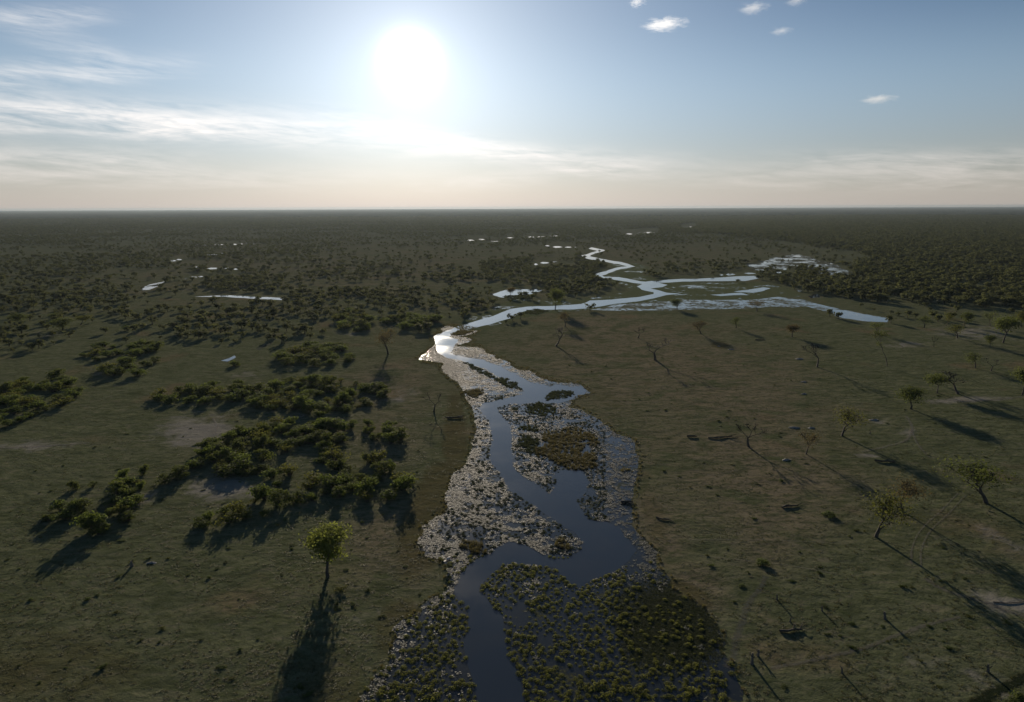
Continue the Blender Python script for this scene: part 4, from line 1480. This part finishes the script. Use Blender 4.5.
# ------------------------------------------------------------------ dead wood, mounds and birds
def log(px, py, length, ang, rad, label, twigs=3):
    rnd = random.Random(int(px * 7 + py))
    g = Geo()
    pts = [(-length / 2, 0, rad), (-length / 6, rnd.uniform(-.1, .1) * length, rad * 1.3), (length / 6, rnd.uniform(-.1, .1) * length, rad * 1.2), (length / 2, 0, rad * .8)]
    g.tube(pts, [rad, rad * .95, rad * .8, rad * .45], 7)
    o = link('fallen_log', None, label=label, category='log')
    link('trunk', g.mesh('log_trunk', [M['bark']]), o)
    for i in range(twigs):
        t = Geo()
        s = rnd.uniform(-.3, .5) * length
        a = rnd.uniform(-1.2, 1.2)
        L = length * rnd.uniform(.25, .45)
        t.tube([(s, 0, rad), (s + math.cos(a) * L * .5, math.sin(a) * L * .5, rad + L * .2), (s + math.cos(a) * L, math.sin(a) * L, rad + L * rnd.uniform(.1, .5))], [rad * .5, rad * .35, rad * .12], 5)
        link('branch', t.mesh('log_branch', [M['bark']]), o)
    p = at(px, py)
    o.location = (p[0], p[1], 0)
    o.rotation_euler = (0, 0, math.radians(ang))
    return o


log(791, 631, 4.6, 4, .24, 'thick dark fallen log lying across the lower right grass')
log(722, 438, 10.0, 3, .24, 'long fallen dead tree on the meadow right of the marsh', 7)
log(692, 437, 3.5, -2, .35, 'short fallen log left of the long fallen tree')
log(665, 520, 5.0, -35, .18, 'thin slanting stick on the bank right of the pool', 1)
log(627, 503, 3.4, 5, .35, 'dark log lying at the edge of the marsh')
log(455, 418, 6.0, 5, .30, 'dark fallen branch near the dead tree by the marsh', 4)
log(790, 507, 5.0, 15, .25, 'dead branch beside the flat dark bush', 4)
log(1010, 602, 7.0, 2, .09, 'thin straight stick on the pale sand at right', 1)
log(760, 340, 6, 10, .3, 'small fallen trunk on the upper meadow', 2)
log(885, 462, 6, -20, .3, 'fallen trunk beside the long shadow below the sandy trail', 4)


def stump(px, py, h, r, label):
    rnd = random.Random(int(px * 3 + py))
    g = Geo()
    lx, ly = rnd.uniform(-.2, .2), rnd.uniform(-.2, .2)
    g.tube([(0, 0, -.05), (lx * h * .3, ly * h * .3, h * .4), (lx * h, ly * h, h)], [r * 1.4, r, r * .6], 7)
    o = link('stump', None, label=label, category='stump')
    link('trunk', g.mesh('stump_trunk', [M['dead']]), o)
    for i in range(2):
        t = Geo()
        a = rnd.uniform(0, 6.28)
        z = h * rnd.uniform(.4, .8)
        t.tube([(lx * z, ly * z, z), (lx * z + math.cos(a) * h * .25, ly * z + math.sin(a) * h * .25, z + h * .2), (lx * z + math.cos(a) * h * .35, ly * z + math.sin(a) * h * .35, z + h * .4)],
               [r * .5, r * .35, r * .15], 5)
        link('branch', t.mesh('stump_branch', [M['dead']]), o)
    p = at(px, py)
    o.location = (p[0], p[1], 0)


stump(988, 672, 1.6, .22, 'pale broken stump near the painted shade in the lower right')
stump(842, 673, 1.2, .15, 'small pale stump below the narrow trail')
stump(885, 619, 1.5, .25, 'stump with twigs just above the narrow trail')
stump(822, 611, 1.1, .15, 'thin stake with a straight shadow above the fallen log')
stump(777, 600, 1.3, .16, 'thin broken stake above and left of the fallen log')
stump(752, 664, 2.0, .25, 'broken forked stump at the left end of the narrow trail')
stump(790, 622, .9, .12, 'short stake right beside the thick fallen log')
stump(758, 656, 1.2, .2, 'small leaning stub next to the forked stump')
stump(658, 678, 1.4, .08, 'thin pale stick standing among the water plants')
stump(132, 566, 1.2, .3, 'dark stub on the grass below the slanting thicket')
stump(870, 434, 1.0, .15, 'small stake on the meadow left of the sandy trail')


def mound(px, py, r, h, label):
    rnd = random.Random(int(px + py * 5))
    V, F = [], []
    rings, n = 5, 14
    for i in range(rings):
        t = i / (rings - 1)
        for s in range(n):
            a = 2 * math.pi * s / n
            rr = .62 * r * (1 - t * .92) * (1 + .3 * math.sin(a * 2 + px) + .2 * math.sin(a * 3 + py) + rnd.uniform(-.22, .22))
            V.append((math.cos(a) * rr * 1.5, math.sin(a) * rr, h * math.sin(t * math.pi / 2) + rnd.uniform(-.04, .04) * (i > 0) - (i == 0) * .03))
    for i in range(rings - 1):
        for s in range(n):
            t = (s + 1) % n
            F.append((i * n + s, i * n + t, (i + 1) * n + t, (i + 1) * n + s))
    F.append(tuple((rings - 1) * n + s for s in range(n)))
    me = mesh_from('sand_mound', V, F, [M['sandheap']])
    o = link('sand_mound', me, label=label, category='sand mound')
    p = at(px, py)
    o.location = (p[0], p[1], 0)


for px, py, r, h, lab in [(799, 359, 2.2, .5, 'pale sand heap, highest of three in a column on the meadow'), (804, 382, 1.6, .4, 'pale sand heap, middle one of three in a column'),
                          (804, 394, 1.5, .4, 'pale sand heap, lowest of three in a column'), (794, 428, 1.8, .5, 'slanting pale sand heap, left of a close pair'),
                          (811, 428, 1.3, .4, 'pale sand heap, right of a close pair'), (786, 460, 1.4, .4, 'single pale sand heap below the rusty-leaved tree'),
                          (874, 420, 1.8, .4, 'pale sand heap just left of the sandy trail'), (719, 346.5, 1.0, .4, 'white spot of sand, smaller one at the dark puddle'),
                          (731, 349.5, 1.7, .4, 'white spot of sand, larger one at the dark puddle'), (152, 563, 1.0, .3, 'small pale sand heap under the slanting thicket')]:
    mound(px, py, r, h, lab)


def ellipsoid(g, c, r, mi=0, seg=8, tilt=0.0):
    b = len(g.V)
    rings = 6
    ca, sa = math.cos(tilt), math.sin(tilt)
    for i in range(rings + 1):
        ph = math.pi * i / rings
        for s in range(seg):
            th = 2 * math.pi * s / seg
            x, y, z = r[0] * math.cos(ph), r[1] * math.sin(ph) * math.cos(th), r[2] * math.sin(ph) * math.sin(th)
            g.V.append(Vector((c[0] + x * ca - z * sa, c[1] + y, c[2] + x * sa + z * ca)))
    for i in range(rings):
        for s in range(seg):
            t = (s + 1) % seg
            g.F.append((b + i * seg + s, b + i * seg + t, b + (i + 1) * seg + t, b + (i + 1) * seg + s))
            g.mi.append(mi)


def stork(px, py, ang, label):
    o = link('stork', None, label=label, category='bird')
    g = Geo()
    ellipsoid(g, (0, 0, .78), (.36, .17, .18), 0, tilt=.25)
    g.tube([(.24, 0, .86), (.36, 0, 1.02), (.34, 0, 1.2), (.40, 0, 1.32)], [.10, .06, .045, .05], 7)
    ellipsoid(g, (.44, 0, 1.34), (.10, .06, .065), 0)
    link('body', g.mesh('stork_body', [M['black_feather']]), o)
    for s in (-1, 1):
        wg = Geo()                                  # half-open wings
        wg.V = [Vector(v) for v in ((.22, .12 * s, .90), (.10, .55 * s, 1.10), (-.05, 1.0 * s, 1.08), (-.35, .80 * s, .98), (-.40, .40 * s, .88), (-.42, .10 * s, .76),
                                    (.22, .12 * s, .87), (.10, .55 * s, 1.07), (-.05, 1.0 * s, 1.06), (-.35, .80 * s, .96), (-.40, .40 * s, .85), (-.42, .10 * s, .73))]
        wg.F = [(0, 1, 4, 5), (1, 2, 3, 4), (6, 7, 10, 11), (7, 8, 9, 10)] + [(i, (i + 1) % 6, (i + 1) % 6 + 6, i + 6) for i in range(6)]
        wg.mi = [0] * len(wg.F)
        link('wing', wg.mesh('stork_wing', [M['white_feather']]), o)
        lg = Geo()
        lg.tube([(-.02, .07 * s, .70), (.03, .07 * s, .38), (-.02, .07 * s, .02)], [.025, .016, .014], 5)
        lg.tube([(-.04, .07 * s, .02), (.10, .07 * s, .01)], [.014, .01], 4)
        link('leg', lg.mesh('stork_leg', [M['black_feather']]), o)
    bl = Geo()
    bl.tube([(.50, 0, 1.33), (.66, 0, 1.29), (.80, 0, 1.27)], [.035, .022, .006], 6)
    link('bill', bl.mesh('stork_bill', [M['bill']]), o)
    p = at(px, py)
    o.location = (p[0], p[1], .04)
    o.rotation_euler = (0, 0, math.radians(ang))
    o.scale = (1.4, 1.4, 1.4)


stork(448, 565, -25, 'black and white long-legged bird at the marsh edge by the channel')

# ------------------------------------------------------------------ small fair-weather clouds
m_, k_ = mat('cloud_vapour')
tcn = k_.n('ShaderNodeTexCoord')
pos = tcn.outputs['Object']
ln = k_.n('ShaderNodeVectorMath', operation='LENGTH')
k_.put(ln.inputs[0], pos)
nz = k_.noise(pos, 1.9, 6, 0.68, 0.5)
den = k_.ramp(k_.math('ADD', k_.math('MULTIPLY', k_.math('SUBTRACT', 1.0, ln.outputs['Value']), 1.3), k_.math('MULTIPLY', k_.math('SUBTRACT', nz, 0.5), 3.0)), 0.25, 1.0, 0.0, 0.0022)
pv = k_.n('ShaderNodeVolumePrincipled')
pv.inputs['Color'].default_value = (1, 1, 1, 1)
pv.inputs['Anisotropy'].default_value = 0.75
k_.put(pv.inputs['Density'], den)
finish(k_, pv.outputs[0], True)
m_.cycles.homogeneous_volume = False
M['cloud'] = m_


def cloud(px, py, wpx, hpx, label):
    az_, el_ = azel(px, py)
    dist = 1400 / math.tan(el_)
    slant = math.hypot(dist, 1400)
    bm = bmesh.new()
    bmesh.ops.create_icosphere(bm, subdivisions=3, radius=1.0)
    me = bpy.data.meshes.new('cloud')
    bm.to_mesh(me)
    bm.free()
    me.materials.append(M['cloud'])
    o = link('cloud', me, label=label, category='cloud')
    o.location = (math.sin(az_) * dist, math.cos(az_) * dist, CAM_H + 1400)
    o.rotation_euler = (0, 0, -az_)
    wpx, hpx = wpx * .85, hpx * .8
    o.scale = (wpx / 2 * slant / FPX, wpx / 2.6 * slant / FPX, hpx / 2 * slant / FPX)


for c_ in [(664, 24, 56, 17, 'flat white cloud puff, largest of the group at the top'), (753, 8, 36, 15, 'white cloud puff right of the largest at the top'),
           (637, 2, 22, 14, 'white cloud puff cut by the top edge, left one'), (796, 1, 26, 12, 'white cloud puff cut by the top edge, right one'),
           (781, 31, 26, 10, 'faint small cloud wisp under the top puffs'), (878, 99, 40, 11, 'lone flat white cloud low in the clear right sky')]:
    cloud(*c_)

# ------------------------------------------------------------------ haze over the plain
HAZE = 3.1e-5
bm = bmesh.new()
bmesh.ops.create_cube(bm, size=1.0)
me = bpy.data.meshes.new('haze')
bm.to_mesh(me)
bm.free()
m_, k_ = mat('haze_air')
pv = k_.n('ShaderNodeVolumePrincipled')
pv.inputs['Color'].default_value = (0.32, 0.385, 0.44, 1)
pv.inputs['Density'].default_value = HAZE
pv.inputs['Anisotropy'].default_value = 0.42
finish(k_, pv.outputs[0], True)
m_.cycles.homogeneous_volume = True
me.materials.append(m_)
hz = link('haze', me, kind='stuff', label='thin bluish haze over the far plain', category='haze')
hz.scale = (90000, 37500, 95)
hz.location = (0, 37500 / 2 - 600, 95 / 2 - 1.0)
